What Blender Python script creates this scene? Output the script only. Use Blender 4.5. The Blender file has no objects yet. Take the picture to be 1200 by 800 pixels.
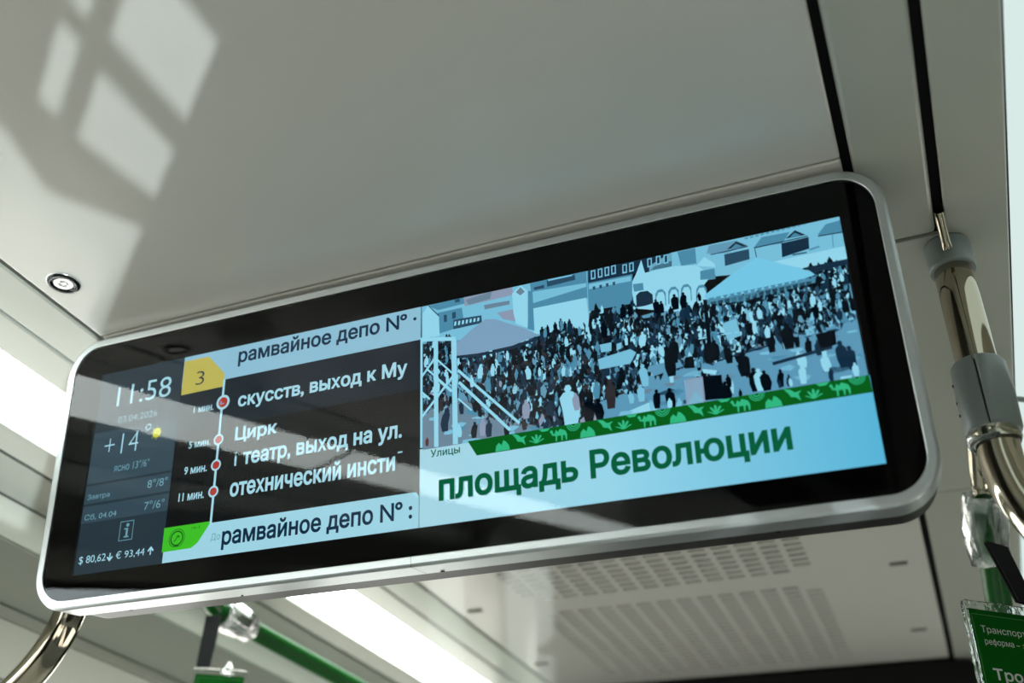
import bpy, bmesh, math, random
from mathutils import Matrix, Vector
from mathutils.geometry import delaunay_2d_cdt

sc = bpy.context.scene
COL = sc.collection
random.seed(7)
FLOOR = 1.5                      # the lens is 1.5 m above the floor; z below is given from the lens height
def V(x, y, z): return Vector((x, y, z + FLOOR))

# ------------------------------------------------------------------ camera
cam_d = bpy.data.cameras.new('camera')
cam_d.sensor_width = 36.0
cam_d.lens = 36.51
cam_d.clip_start = 0.02
cam_d.dof.use_dof = True
cam_d.dof.focus_distance = 1.13
cam_d.dof.aperture_fstop = 3.0
cam = bpy.data.objects.new('camera', cam_d)
COL.objects.link(cam)
RW = Matrix(((0.92274464, 0.18868713, 0.33606472),
             (0.38400662, -0.52449685, -0.75989603),
             (0.03288228, 0.83024106, -0.55643376)))
cam.matrix_world = Matrix.Translation(V(0, 0, 0)) @ RW.to_4x4()
sc.camera = cam

# ------------------------------------------------------------------ sky
world = bpy.data.worlds.new('overcast_sky')
sc.world = world
world.use_nodes = True
wn = world.node_tree
bg = wn.nodes['Background']
tc = wn.nodes.new('ShaderNodeTexCoord')
sx = wn.nodes.new('ShaderNodeSeparateXYZ')
rp = wn.nodes.new('ShaderNodeValToRGB')
rp.color_ramp.elements[0].position = 0.48
rp.color_ramp.elements[0].color = (0.375, 0.368, 0.33, 1)      # street and facades below the horizon
rp.color_ramp.elements[1].position = 0.54
rp.color_ramp.elements[1].color = (0.86, 0.97, 1.0, 1)
mr = wn.nodes.new('ShaderNodeMapRange')
mr.inputs['From Min'].default_value = -1; mr.inputs['From Max'].default_value = 1
wn.links.new(tc.outputs['Generated'], sx.inputs[0])
wn.links.new(sx.outputs['Z'], mr.inputs['Value'])
wn.links.new(mr.outputs[0], rp.inputs['Fac'])
wn.links.new(rp.outputs['Color'], bg.inputs['Color'])
bg.inputs['Strength'].default_value = 8.6

# added spot standing in for reflected sun, low outside the right-hand windows
gl_d = bpy.data.lights.new('sun_glint', 'SPOT')
gl_d.energy = 1450
gl_d.color = (0.86, 0.97, 1.0)
gl_d.shadow_soft_size = 0.012
gl_d.spot_size = math.radians(75)
gl_d.spot_blend = 0.2
gl = bpy.data.objects.new('sun_glint', gl_d)
COL.objects.link(gl)
gl.location = V(3.54, -2.73, -1.82)
gl.rotation_euler = (V(-0.9, 0.9, 0.6) - gl.location).to_track_quat('-Z', 'Y').to_euler()

# ------------------------------------------------------------------ exposure
vs = sc.view_settings
vs.view_transform = 'Standard'
vs.look = 'None'
vs.exposure = 0.0
vs.gamma = 1.0
vs.use_curve_mapping = False
sc.render.film_transparent = False

# ------------------------------------------------------------------ materials
def mat(name, col, rough=0.5, metal=0.0, spec=0.5, noise=0.0, nscale=30.0, bump=0.0, coat=0.0, trans=0.0, ior=1.45, vary_rough=0.0, stretch=None):
    m = bpy.data.materials.new(name); m.use_nodes = True
    nt = m.node_tree; b = nt.nodes['Principled BSDF']
    b.inputs['Base Color'].default_value = (*col, 1)
    b.inputs['Roughness'].default_value = rough
    b.inputs['Metallic'].default_value = metal
    b.inputs['Specular IOR Level'].default_value = spec
    b.inputs['Coat Weight'].default_value = coat
    b.inputs['Coat Roughness'].default_value = 0.12
    b.inputs['Transmission Weight'].default_value = trans
    b.inputs['IOR'].default_value = ior
    if noise or bump or vary_rough:
        t = nt.nodes.new('ShaderNodeTexCoord'); n = nt.nodes.new('ShaderNodeTexNoise')
        mp = nt.nodes.new('ShaderNodeMapping')
        if stretch: mp.inputs['Scale'].default_value = stretch
        nt.links.new(t.outputs['Object'], mp.inputs['Vector'])
        nt.links.new(mp.outputs['Vector'], n.inputs['Vector'])
        n.inputs['Scale'].default_value = nscale; n.inputs['Detail'].default_value = 4
        if noise:
            mx = nt.nodes.new('ShaderNodeMix'); mx.data_type = 'RGBA'
            mx.inputs['A'].default_value = (*[c * (1 - noise) for c in col], 1)
            mx.inputs['B'].default_value = (*[min(1, c * (1 + noise)) for c in col], 1)
            nt.links.new(n.outputs['Fac'], mx.inputs['Factor'])
            nt.links.new(mx.outputs['Result'], b.inputs['Base Color'])
        if vary_rough:
            r = nt.nodes.new('ShaderNodeMapRange')
            r.inputs['To Min'].default_value = max(0, rough - vary_rough); r.inputs['To Max'].default_value = rough + vary_rough
            nt.links.new(n.outputs['Fac'], r.inputs['Value']); nt.links.new(r.outputs[0], b.inputs['Roughness'])
        if bump:
            bp = nt.nodes.new('ShaderNodeBump'); bp.inputs['Strength'].default_value = bump; bp.inputs['Distance'].default_value = 0.002
            nt.links.new(n.outputs['Fac'], bp.inputs['Height']); nt.links.new(bp.outputs['Normal'], b.inputs['Normal'])
    return m

def srgb(r, g, b):
    f = lambda c: (c / 255) / 12.92 if c / 255 <= 0.04045 else ((c / 255 + 0.055) / 1.055) ** 2.4
    return (f(r), f(g), f(b))

def emit(name, rgb, strength=1.0):
    m = bpy.data.materials.new(name); m.use_nodes = True
    nt = m.node_tree; nt.nodes.remove(nt.nodes['Principled BSDF'])
    e = nt.nodes.new('ShaderNodeEmission')
    e.inputs['Color'].default_value = (*srgb(*rgb), 1); e.inputs['Strength'].default_value = strength
    nt.links.new(e.outputs[0], nt.nodes['Material Output'].inputs['Surface'])
    return m

def sheet_glass(name, ior=1.5, tint=(1, 1, 1)):
    m = bpy.data.materials.new(name); m.use_nodes = True
    nt = m.node_tree; nt.nodes.remove(nt.nodes['Principled BSDF'])
    fr = nt.nodes.new('ShaderNodeFresnel'); fr.inputs['IOR'].default_value = ior
    tr = nt.nodes.new('ShaderNodeBsdfTransparent'); tr.inputs['Color'].default_value = (*tint, 1)
    g = nt.nodes.new('ShaderNodeBsdfGlossy'); g.inputs['Roughness'].default_value = 0.0
    mx = nt.nodes.new('ShaderNodeMixShader')
    nt.links.new(fr.outputs[0], mx.inputs[0]); nt.links.new(tr.outputs[0], mx.inputs[1]); nt.links.new(g.outputs[0], mx.inputs[2])
    nt.links.new(mx.outputs[0], nt.nodes['Material Output'].inputs['Surface'])
    return m

M = dict(
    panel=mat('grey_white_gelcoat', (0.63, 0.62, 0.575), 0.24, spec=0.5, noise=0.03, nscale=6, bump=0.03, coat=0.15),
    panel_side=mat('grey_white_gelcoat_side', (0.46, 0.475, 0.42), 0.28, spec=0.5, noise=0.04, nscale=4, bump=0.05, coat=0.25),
    panel_low=mat('grey_green_gelcoat_darkened', (0.25, 0.275, 0.235), 0.55, spec=0.2, noise=0.04, nscale=4, bump=0.05),  # colour darkened to offset daylight too strong on the lower coves
    backing=mat('black_backing', (0.008, 0.008, 0.008), 0.8),
    gasket=mat('grey_gasket', (0.12, 0.118, 0.10), 0.6),
    alu=mat('satin_aluminium', (0.56, 0.60, 0.61), 0.36, metal=0.85, noise=0.04, nscale=200, vary_rough=0.05, stretch=(1, 12, 12)),
    alu_dark=mat('dark_aluminium', (0.045, 0.043, 0.04), 0.45, metal=0.8, noise=0.15, nscale=350, bump=0.05),
    black=mat('black_screen_border', (0.0015, 0.0015, 0.0015), 0.6, spec=0.0),
    chrome=mat('polished_steel', (0.50, 0.45, 0.35), 0.07, metal=1.0, noise=0.05, nscale=60, vary_rough=0.03, stretch=(1, 1, .1)),
    dark_reflection_chrome=mat('dark_reflection_chrome', (0.05, 0.055, 0.06), 0.15, metal=1.0),  # dark reflection on the lock collar put into the metal's colour
    chrome_lock=mat('chrome_lock', (0.85, 0.87, 0.88), 0.3, metal=1.0),
    grey_plastic=mat('grey_plastic', (0.25, 0.29, 0.28), 0.38, noise=0.08, nscale=80, bump=0.1, coat=0.2),
    black_plastic=mat('black_plastic', (0.01, 0.01, 0.011), 0.4),
    strap=mat('black_webbing', (0.006, 0.006, 0.0065), 0.75, spec=0.15, bump=0.4, nscale=400),
    green=mat('green_sleeve', (0.001, 0.10, 0.008), 0.3, noise=0.06, nscale=40, coat=0.3),
    green_card=mat('green_card', (0.002, 0.10, 0.006), 0.6, spec=0.1),
    card_white=mat('card_lettering_white', (0.62, 0.68, 0.62), 0.6),
    card_line=mat('card_line_green', (0.10, 0.33, 0.12), 0.6),
    card_yellow=mat('card_lettering_yellow', (0.65, 0.65, 0.05), 0.6),
    clear=mat('clear_plastic', (0.93, 0.97, 0.96), 0.06, trans=1.0, ior=1.46, bump=0.5, nscale=60),
    floor=mat('bounce_vinyl_floor', (0.42, 0.41, 0.365), 0.5, noise=0.2, nscale=90),  # unseen floor lightened to bounce light onto the ceiling
    wall=mat('grey_wall_laminate', (0.15, 0.155, 0.145), 0.4, noise=0.03, nscale=8),
    frame=mat('black_window_frame', (0.02, 0.02, 0.02), 0.45),
    dark=mat('dark_bulkhead', (0.004, 0.004, 0.004), 0.6, spec=.2),
    pane=sheet_glass('window_glass', 1.45, (0.93, 0.97, 0.95)),
    pane_tinted=sheet_glass('tinted_window_glass', 1.45, (0.60, 0.64, 0.63)),  # tint added to the unseen left panes to cut daylight
    glass=sheet_glass('display_glass', 1.39),
    lamp=emit('lamp_diffuser', (240, 250, 246), 12.0),
    lamp_right=emit('lamp_diffuser_dim', (222, 240, 236), 0.95),
)
_pc = {}
def pm(key):
    """screen colours"""
    if key not in _pc:
        rgb = dict(caption=(146, 212, 234), white=(158, 212, 228), bar=(140, 190, 212), weather=(36, 52, 62), weather2=(50, 72, 84), row=(20, 32, 42), bg=(12, 14, 16),
                   text=(165, 215, 230), dim=(110, 160, 175), navy=(12, 42, 66), greentext=(10, 92, 60), yellow=(186, 178, 84), badge=(62, 190, 38), red=(172, 52, 44),
                   badge_dark=(20, 92, 22), band=(10, 92, 28), motif=(50, 182, 128), sun=(200, 205, 40),
                   light=(118, 190, 218), lightest=(146, 214, 236), mid=(74, 138, 168), deep=(18, 44, 66), dark=(38, 74, 98), grey=(104, 132, 152), grey2=(98, 152, 180),
                   lav=(138, 152, 178), ground=(92, 152, 184), black=(4, 13, 22), brown=(46, 44, 48), tent1=(122, 160, 190), tent2=(116, 200, 230), brownred=(90, 40, 44),  # lav and brown hold the reflected tint over the picture's left
                   white2=(96, 182, 214), edge=(10, 12, 14))[key]
        _pc[key] = emit('screen_' + key, rgb, 1.0)
        if key == 'caption':                     # viewing-angle tint painted into the colour, bluer towards the right end
            nt = _pc[key].node_tree; e = nt.nodes['Emission']
            t = nt.nodes.new('ShaderNodeTexCoord'); sp = nt.nodes.new('ShaderNodeSeparateXYZ'); r = nt.nodes.new('ShaderNodeValToRGB')
            r.color_ramp.elements[0].position = 0.0; r.color_ramp.elements[0].color = (*srgb(166, 214, 228), 1)
            r.color_ramp.elements[1].position = 0.455; r.color_ramp.elements[1].color = (*srgb(88, 182, 218), 1)
            m1 = r.color_ramp.elements.new(.22); m1.color = (*srgb(146, 212, 234), 1)
            nt.links.new(t.outputs['Object'], sp.inputs[0]); nt.links.new(sp.outputs['X'], r.inputs['Fac']); nt.links.new(r.outputs['Color'], e.inputs['Color'])
    return _pc[key]

# ------------------------------------------------------------------ helpers
def link(name, me, m, parent=None):
    o = bpy.data.objects.new(name, me); COL.objects.link(o)
    if m is not None: me.materials.append(m)
    if parent is not None: o.parent = parent
    return o

def from_bm(name, bm, m, parent=None, smooth=False):
    me = bpy.data.meshes.new(name); bm.to_mesh(me); bm.free()
    if smooth:
        for p in me.polygons: p.use_smooth = True
    return link(name, me, m, parent)

def tag(o, label=None, cat=None, group=None, kind=None):
    if label: o['label'] = label
    if cat: o['category'] = cat
    if group: o['group'] = group
    if kind: o['kind'] = kind
    return o

def empty(name, loc, mw=None):
    o = bpy.data.objects.new(name, None); COL.objects.link(o); o.empty_display_size = 0.05
    if mw is not None: o.matrix_world = mw
    else: o.location = loc
    return o

def add_box(bm, a, b, bevel=0.0):
    """axis-aligned box between two corners"""
    ga = [min(a[i], b[i]) for i in range(3)]; gb = [max(a[i], b[i]) for i in range(3)]
    vs_ = [bm.verts.new((x, y, z)) for x in (ga[0], gb[0]) for y in (ga[1], gb[1]) for z in (ga[2], gb[2])]
    fs = [(0, 1, 3, 2), (4, 6, 7, 5), (0, 4, 5, 1), (2, 3, 7, 6), (0, 2, 6, 4), (1, 5, 7, 3)]
    faces = [bm.faces.new([vs_[i] for i in f]) for f in fs]
    if bevel:
        es = set(e for f in faces for e in f.edges)
        bmesh.ops.bevel(bm, geom=list(es), offset=bevel, segments=2, affect='EDGES', profile=0.5)

def add_tube(bm, pts, r, n=24, caps=True, r_list=None):
    """tube through points with parallel transport"""
    pts = [Vector(p) for p in pts]
    t0 = (pts[1] - pts[0]).normalized()
    ref = Vector((0, 0, 1)) if abs(t0.z) < 0.9 else Vector((1, 0, 0))
    u = t0.cross(ref).normalized()
    rings = []
    for i, p in enumerate(pts):
        t = (pts[min(i + 1, len(pts) - 1)] - pts[max(i - 1, 0)]).normalized()
        u = (u - t * u.dot(t)).normalized(); w = t.cross(u)
        rr = r_list[i] if r_list else r
        rings.append([bm.verts.new(p + (u * math.cos(2 * math.pi * k / n) + w * math.sin(2 * math.pi * k / n)) * rr) for k in range(n)])
    for a, b in zip(rings, rings[1:]):
        for k in range(n):
            bm.faces.new((a[k], a[(k + 1) % n], b[(k + 1) % n], b[k])).smooth = True
    if caps:
        bm.faces.new(rings[0][::-1]); bm.faces.new(rings[-1])
    return rings

def smooth_path(ctrl, seg=10):
    """Catmull-Rom through control points"""
    c = [Vector(p) for p in ctrl]; c = [c[0] * 2 - c[1]] + c + [c[-1] * 2 - c[-2]]
    out = []
    for i in range(1, len(c) - 2):
        for s in range(seg):
            t = s / seg
            a, b, d, e = c[i - 1], c[i], c[i + 1], c[i + 2]
            out.append(0.5 * ((2 * b) + (d - a) * t + (2 * a - 5 * b + 4 * d - e) * t * t + (3 * b - a - 3 * d + e) * t ** 3))
    out.append(c[-2]); return out

def add_prism(bm, pts, z0, z1, bevel=0.0):
    """polygon in XY extruded from z0 to z1"""
    a = [bm.verts.new((p[0], p[1], z0)) for p in pts]; b = [bm.verts.new((p[0], p[1], z1)) for p in pts]
    n = len(pts)
    f = [bm.faces.new(a[::-1]), bm.faces.new(b)]
    for i in range(n): f.append(bm.faces.new((a[i], a[(i + 1) % n], b[(i + 1) % n], b[i])))
    if bevel: bmesh.ops.bevel(bm, geom=list(f[1].edges), offset=bevel, segments=3, affect='EDGES', profile=0.5)

def rrect(x0, y0, x1, y1, r, seg=10):
    out = []
    for cx, cy, a0 in ((x1 - r, y1 - r, 0), (x0 + r, y1 - r, 90), (x0 + r, y0 + r, 180), (x1 - r, y0 + r, 270)):
        for k in range(seg + 1):
            a = math.radians(a0 + 90 * k / seg); out.append((cx + r * math.cos(a), cy + r * math.sin(a)))
    return out

def strip(name, a, b, y0, y1, m, parent, th=0.006, bevel=0.0015):
    """a cladding panel: the line a-b of the cross-section (x, z) pulled along the vehicle"""
    (xa, za), (xb, zb) = a, b
    d = Vector((xb - xa, zb - za)).normalized(); nrm = Vector((-d.y, d.x))
    if nrm.y < 0: nrm = -nrm
    c = [(xa, za), (xb, zb), (xb + nrm.x * th, zb + nrm.y * th), (xa + nrm.x * th, za + nrm.y * th)]
    bm = bmesh.new()
    v0 = [bm.verts.new((p[0], y0, p[1] + FLOOR)) for p in c]; v1 = [bm.verts.new((p[0], y1, p[1] + FLOOR)) for p in c]
    bm.faces.new(v0); bm.faces.new(v1[::-1])
    for i in range(4): bm.faces.new((v0[i], v1[i], v1[(i + 1) % 4], v0[(i + 1) % 4]))
    if bevel: bmesh.ops.bevel(bm, geom=list(bm.edges), offset=bevel, segments=3, affect='EDGES', profile=0.5)
    bmesh.ops.recalc_face_normals(bm, faces=list(bm.faces))
    return from_bm(name, bm, m, parent)
mir = lambda p: (-0.957 - p[0], p[1])

# ================================================================== the setting
Y0, Y1 = -5.0, 6.0
H = 0.733
# cross-section of the left half from the ceiling centre to the window head
LEFT = [(-0.945, .733), (-1.02, .733), (-1.089, .731), (-1.185, .704), (-1.236, .690), (-1.296, .665), (-1.312, .610), (-1.42, .562), (-1.430, .545), (-1.58, .484)]

# dark backing above every panel: this is what shows black in the gaps
bm = bmesh.new()
add_box(bm, (-1.12, Y0, H + .018 + FLOOR), (.16, Y1, H + .04 + FLOOR))
for s in (0, 1):
    pr = [(-1.05, .80), (-1.12, .755), (-1.32, .695), (-1.335, .63), (-1.44, .585), (-1.64, .525), (-1.66, .60), (-1.30, .85)]
    if s: pr = [mir(p) for p in pr]
    a = [bm.verts.new((p[0], Y0, p[1] + FLOOR)) for p in pr]; b = [bm.verts.new((p[0], Y1, p[1] + FLOOR)) for p in pr]
    bm.faces.new(a); bm.faces.new(b[::-1])
    for i in range(len(pr)): bm.faces.new((a[i], b[i], b[(i + 1) % len(pr)], a[(i + 1) % len(pr)]))
ceiling = from_bm('ceiling', bm, M['backing'])
tag(ceiling, kind='structure')

# central panels
g = .0012
strip('ceiling_panel', (-.9385, H), (-.0115, H), -2.0, .812 - g, M['panel'], ceiling, bevel=.0022)
strip('ceiling_panel', (-.9385, H), (-.0115, H), Y0, -2.004, M['panel'], ceiling, bevel=.0022)
strip('ceiling_panel', (-.9385, H), (-.0115, H), .812 + g, 1.30, M['panel'], ceiling, bevel=.0022)
strip('ceiling_panel', (-.9385, H), (-.0115, H), 2.56, Y1, M['panel'], ceiling, bevel=.0022)
bm = bmesh.new(); add_box(bm, (-.54, -2.3, H - .012 + FLOOR), (-.04, -.03, H + .002 + FLOOR), .006)  # unseen panel added to keep the display's reflection dark
o = from_bm('reflection_blocker', bm, M['dark'], ceiling); o['label'] = 'added black panel that darkens the display reflection'
# soft grey joint strip along the left edge of the central panel
strip('joint_strip', (-.936, H + .004), (-.9515, H + .004), Y0, Y1, M['gasket'], ceiling, bevel=.001)

# perforated panel behind the display: real slots over the dark cavity
def perforated():
    bm = bmesh.new()
    z = H + FLOOR; x0, x1, y0, y1 = -.9385, -.0115, 1.304, 2.49
    # slot cells
    cells = []
    px, py = .0415, .0245
    def group(gx0, gy0, nx_, ny_):
        for i in range(nx_):
            for j in range(ny_):
                if (i in (0, nx_ - 1)) and (j in (0, ny_ - 1)): continue
                cells.append((gx0 + i * px, gy0 + j * py))
        return gx0, gy0, gx0 + nx_ * px, gy0 + ny_ * py
    g1 = group(-.785, 1.40, 14, 20)
    g2 = group(-.785, 1.955, 14, 20)
    cs = set((round(a, 4), round(b, 4)) for a, b in cells)
    def quad(ax, ay, bx, by):
        vv = [bm.verts.new(c) for c in ((ax, ay, z), (ax, by, z), (bx, by, z), (bx, ay, z))]
        bm.faces.new(vv)
    for gg in (g1, g2):
        for i in range(14):
            for j in range(20):
                ax, ay = gg[0] + i * px, gg[1] + j * py
                if (round(ax, 4), round(ay, 4)) not in cs: quad(ax, ay, ax + px, ay + py); continue
                sx0, sx1, sy0, sy1 = ax + .0055, ax + px - .0055, ay + .0065, ay + py - .0065
                quad(ax, ay, ax + px, sy0); quad(ax, sy1, ax + px, ay + py)
                quad(ax, sy0, sx0, sy1); quad(sx1, sy0, ax + px, sy1)
                for (p, q) in (((sx0, sy0), (sx1, sy0)), ((sx1, sy0), (sx1, sy1)), ((sx1, sy1), (sx0, sy1)), ((sx0, sy1), (sx0, sy0))):
                    bm.faces.new([bm.verts.new((*p, z)), bm.verts.new((*q, z)), bm.verts.new((*q, z + .004)), bm.verts.new((*p, z + .004))])
    quad(x0, y0, g1[0], y1); quad(g1[2], y0, x1, y1)
    quad(g1[0], y0, g1[2], g1[1]); quad(g1[0], g1[3], g1[2], g2[1]); quad(g2[0], g2[3], g2[2], y1)
    for (a_, b_) in (((x0, y0), (x1, y0)), ((x1, y0), (x1, y1)), ((x1, y1), (x0, y1)), ((x0, y1), (x0, y0))):
        bm.faces.new([bm.verts.new((*a_, z)), bm.verts.new((*b_, z)), bm.verts.new((*b_, z + .006)), bm.verts.new((*a_, z + .006))])
    return bm
vent = from_bm('vent_panel', perforated(), M['panel'], ceiling)
vent['label'] = 'perforated grey ventilation panel with rows of small slots'
for (x, y) in ((-.062, 1.90), (-.058, 2.28), (-.9, 1.90), (-.9, 2.28)):
    bm = bmesh.new(); add_box(bm, (x - .016, y - .007, H - .0025 + FLOOR), (x + .016, y + .007, H + .001 + FLOOR), .002)
    from_bm('panel_latch', bm, M['gasket'], vent)

# side strips, joints and coves (left side, then its mirror on the right)
def side(s):
    f = mir if s else (lambda p: p)
    L = LEFT
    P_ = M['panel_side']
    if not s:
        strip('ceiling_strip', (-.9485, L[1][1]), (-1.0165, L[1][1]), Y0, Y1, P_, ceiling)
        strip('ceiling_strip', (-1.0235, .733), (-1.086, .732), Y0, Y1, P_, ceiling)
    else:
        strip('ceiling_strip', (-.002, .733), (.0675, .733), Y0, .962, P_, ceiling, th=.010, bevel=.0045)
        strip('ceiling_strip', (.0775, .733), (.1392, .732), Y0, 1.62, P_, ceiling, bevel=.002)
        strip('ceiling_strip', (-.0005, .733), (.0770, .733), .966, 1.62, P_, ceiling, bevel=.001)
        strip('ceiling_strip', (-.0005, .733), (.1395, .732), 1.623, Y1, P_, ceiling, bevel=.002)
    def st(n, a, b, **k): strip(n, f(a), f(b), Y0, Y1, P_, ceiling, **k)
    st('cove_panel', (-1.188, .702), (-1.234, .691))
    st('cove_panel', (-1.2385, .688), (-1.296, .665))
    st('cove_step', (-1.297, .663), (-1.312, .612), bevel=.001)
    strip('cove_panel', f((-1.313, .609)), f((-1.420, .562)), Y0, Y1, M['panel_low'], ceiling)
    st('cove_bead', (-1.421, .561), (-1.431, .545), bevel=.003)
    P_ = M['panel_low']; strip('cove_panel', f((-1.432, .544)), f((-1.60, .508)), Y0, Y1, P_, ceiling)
side(0); side(1)

# seam clip with a rounded metal tip on the right-hand gap
bm = bmesh.new()
add_tube(bm, [V(.0725, .925, .732), V(.0728, .938, .728), V(.0740, .953, .713), V(.0744, .958, .7045)], .0050, 14)
from_bm('seam_clip', bm, M['chrome'], ceiling)

# ceiling lamps: long diffusers let into the coves
def lamp(y0, y1, s, label):
    f = mir if s else (lambda p: p)
    r = empty('ceiling_lamp', V(f((-1.137, 0))[0], (y0 + y1) / 2, .718))
    tag(r, label, 'lamp', 'strip lamps let into the ceiling coves')
    a, b = f((-1.0885 if not s else -1.0972, .7305)), f((-1.1855, .7035))
    inv = Matrix.Translation(-r.location)
    o = strip('diffuser', a, b, y0 + .006, y1 - .006, M['lamp_right' if s else 'lamp'], r, th=.004, bevel=.001); o.data.transform(inv)
    for yy in (y0, y1 - .006):
        o = strip('end_cap', (a[0], a[1] - .002), (b[0], b[1] - .002), yy, yy + .006, M['grey_plastic'], r, th=.008, bevel=.001); o.data.transform(inv)
    return r
lamp(-4.9, -.12, 0, 'white strip lamp in the left ceiling cove, the length beside the round lock')
lamp(-.12, 1.352, 0, 'white strip lamp in the left ceiling cove, running in behind the display')
lamp(1.352, 5.9, 0, 'white strip lamp in the left ceiling cove, the far length seen below the display')
lamp(-4.9, -.12, 1, 'white strip lamp in the right ceiling cove, the length over the viewer')
lamp(-.12, 1.352, 1, 'bright strip lamp running down the right edge beside the two black gaps')
lamp(1.352, 5.9, 1, 'strip lamp in the right cove beyond the grey joint behind the chrome pole')

# floor
bm = bmesh.new(); add_box(bm, (-1.75, Y0, -.05), (.80, Y1, 0)); tag(from_bm('floor', bm, M['floor']), kind='structure')
# end walls
for nm, y in (('wall_back', Y0), ('wall_front', Y1)):
    bm = bmesh.new(); add_box(bm, (-1.75, y, 0), (.80, y + (.05 if y > 0 else -.05), .85 + FLOOR)); tag(from_bm(nm, bm, M['dark']), kind='structure')

# side walls with window openings
def wall(name, x0, x1, zb, zt, spans, zt_each=None):
    bm = bmesh.new()
    add_box(bm, (x0, Y0, 0), (x1, Y1, zb + FLOOR))
    y = Y0
    for i, (a, b) in enumerate(spans):
        if a > y: add_box(bm, (x0, y, zb + FLOOR), (x1, a, .62 + FLOOR))
        t = zt_each[i] if zt_each else zt
        add_box(bm, (x0, a, t + FLOOR), (x1, b, .62 + FLOOR))
        y = b
    add_box(bm, (x0, y, zb + FLOOR), (x1, Y1, .62 + FLOOR))
    return tag(from_bm(name, bm, M['wall']), kind='structure')
lspans = [(-4.8, -3.5), (-3.35, -2.05), (-1.9, -.6), (-.45, .85), (1.0, 2.3), (2.45, 3.75), (3.9, 5.2)]
wall('wall_left', -1.66, -1.60, -.02, .505, lspans)
rspans = [(-4.2, -3.2), (-3.05, -1.95), (-1.8, -.44), (.03, 1.6), (1.75, 2.9), (3.05, 4.2)]
wall('wall_right', .66, .70, -.60, .44, rspans, [.05, .05, .02, -.03, .0, .0])

wn_i = 0
def window(x, y0, y1, z0, z1, bars, xa=None):
    global wn_i
    wn_i += 1
    r = empty('window_%d' % wn_i, V(x, (y0 + y1) / 2, z0)); tag(r, kind='structure')
    inv = Matrix.Translation(-r.location)
    bm = bmesh.new(); add_box(bm, (x - .003, y0, z0 + FLOOR), (x + .003, y1, z1 + FLOOR))
    bmesh.ops.delete(bm, geom=[f for f in bm.faces if abs(f.normal.x) < .5 or f.calc_center_median().x > x], context='FACES')
    o = from_bm('pane', bm, M['pane_tinted' if x < 0 else 'pane'], r); o.data.transform(inv)
    for (ya, yb, za, zb) in bars:
        bm = bmesh.new(); add_box(bm, (xa or x - .012, ya, za + FLOOR), (x + .004, yb, zb + FLOOR), .001)
        o = from_bm('frame_or_gobo_bar', bm, M['frame'], r); o.data.transform(inv)
    return r
for a, b in lspans:
    window(-1.63, a, b, -.02, .505, [(a, b, -.02, .01), (a, b, .495, .505), (a, a + .03, .01, .495), (b - .03, b, .01, .495), (a + .03, b - .03, .22, .245)])
for i, (a, b) in enumerate(rspans):
    if i == 2:
        # unseen bars added and shaped to throw the light pattern on the ceiling
        window(.70, a, b, -.60, .02, [(-.486, b, -.60, .02), (a, -.486, -.027, .02), (-.564, -.486, -.081, -.068), (a, -.620, -.140, -.1155), (-.580, -.564, -.1145, -.027), (-.605, -.580, -.078, -.070), (-.690, -.601, -.1155, -.027),
                                      (-.84, -.78, -.1155, -.027), (-1.00, -.95, -.1155, -.027), (-1.25, -1.08, -.1155, -.027), (a, -1.4, -.1155, -.027), (a, -.486, -.60, -.385)], .698)
        w = bpy.data.objects['window_%d' % wn_i]
        # added shadow shape with an eyelet, cut to the light pattern's outline
        for pts in ([(-.560, -.1375), (-.5575, -.1365), (-.5565, -.134), (-.5575, -.1315), (-.560, -.1305), (-.560, -.1160), (-.520, -.1130), (-.484, -.1100), (-.484, -.1255), (-.516, -.1340), (-.547, -.1420), (-.560, -.1460)],
                    [(-.560, -.1305), (-.5625, -.1315), (-.5635, -.134), (-.5625, -.1365), (-.560, -.1375), (-.560, -.1460), (-.572, -.1480), (-.582, -.1460), (-.587, -.1400), (-.590, -.1320), (-.621, -.1360), (-.621, -.1155), (-.560, -.1160)]):
            bm = bmesh.new(); add_prism(bm, pts, .698, .703)
            bmesh.ops.triangulate(bm, faces=[f for f in bm.faces if len(f.verts) > 4])
            o = from_bm('gobo_arm', bm, M['frame'], w)
            o.data.transform(Matrix.Translation(-w.location) @ Matrix(((0, 0, 1, 0), (1, 0, 0, 0), (0, 1, 0, FLOOR), (0, 0, 0, 1))))
    else:
        zt = [.05, .05, .02, -.03, .0, .0][i]
        w = window(.70, a, b, -.60, zt, [(a, b, -.60, -.57), (a, b, zt - .012, zt)])
        if i == 3:                                # unseen slanted panels added to shape the far light patches
            for pts in ([(.035, -.042), (1.59, -.042), (1.59, -.59), (.509, -.178), (.328, -.109)], [(.035, -.053), (.24, -.147), (.42, -.222), (1.28, -.585), (1.12, -.585), (.347, -.261), (.176, -.175), (.035, -.104)],
                        [(.035, -.157), (.114, -.202), (.236, -.271), (.80, -.585), (.035, -.585)]):
                bm = bmesh.new(); add_prism(bm, pts, .698, .703)
                bmesh.ops.triangulate(bm, faces=[f for f in bm.faces if len(f.verts) > 4])
                o = from_bm('gobo_panel', bm, M['frame'], w)
                o.data.transform(Matrix.Translation(-w.location) @ Matrix(((0, 0, 1, 0), (1, 0, 0, 0), (0, 1, 0, FLOOR), (0, 0, 0, 1))))

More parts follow.
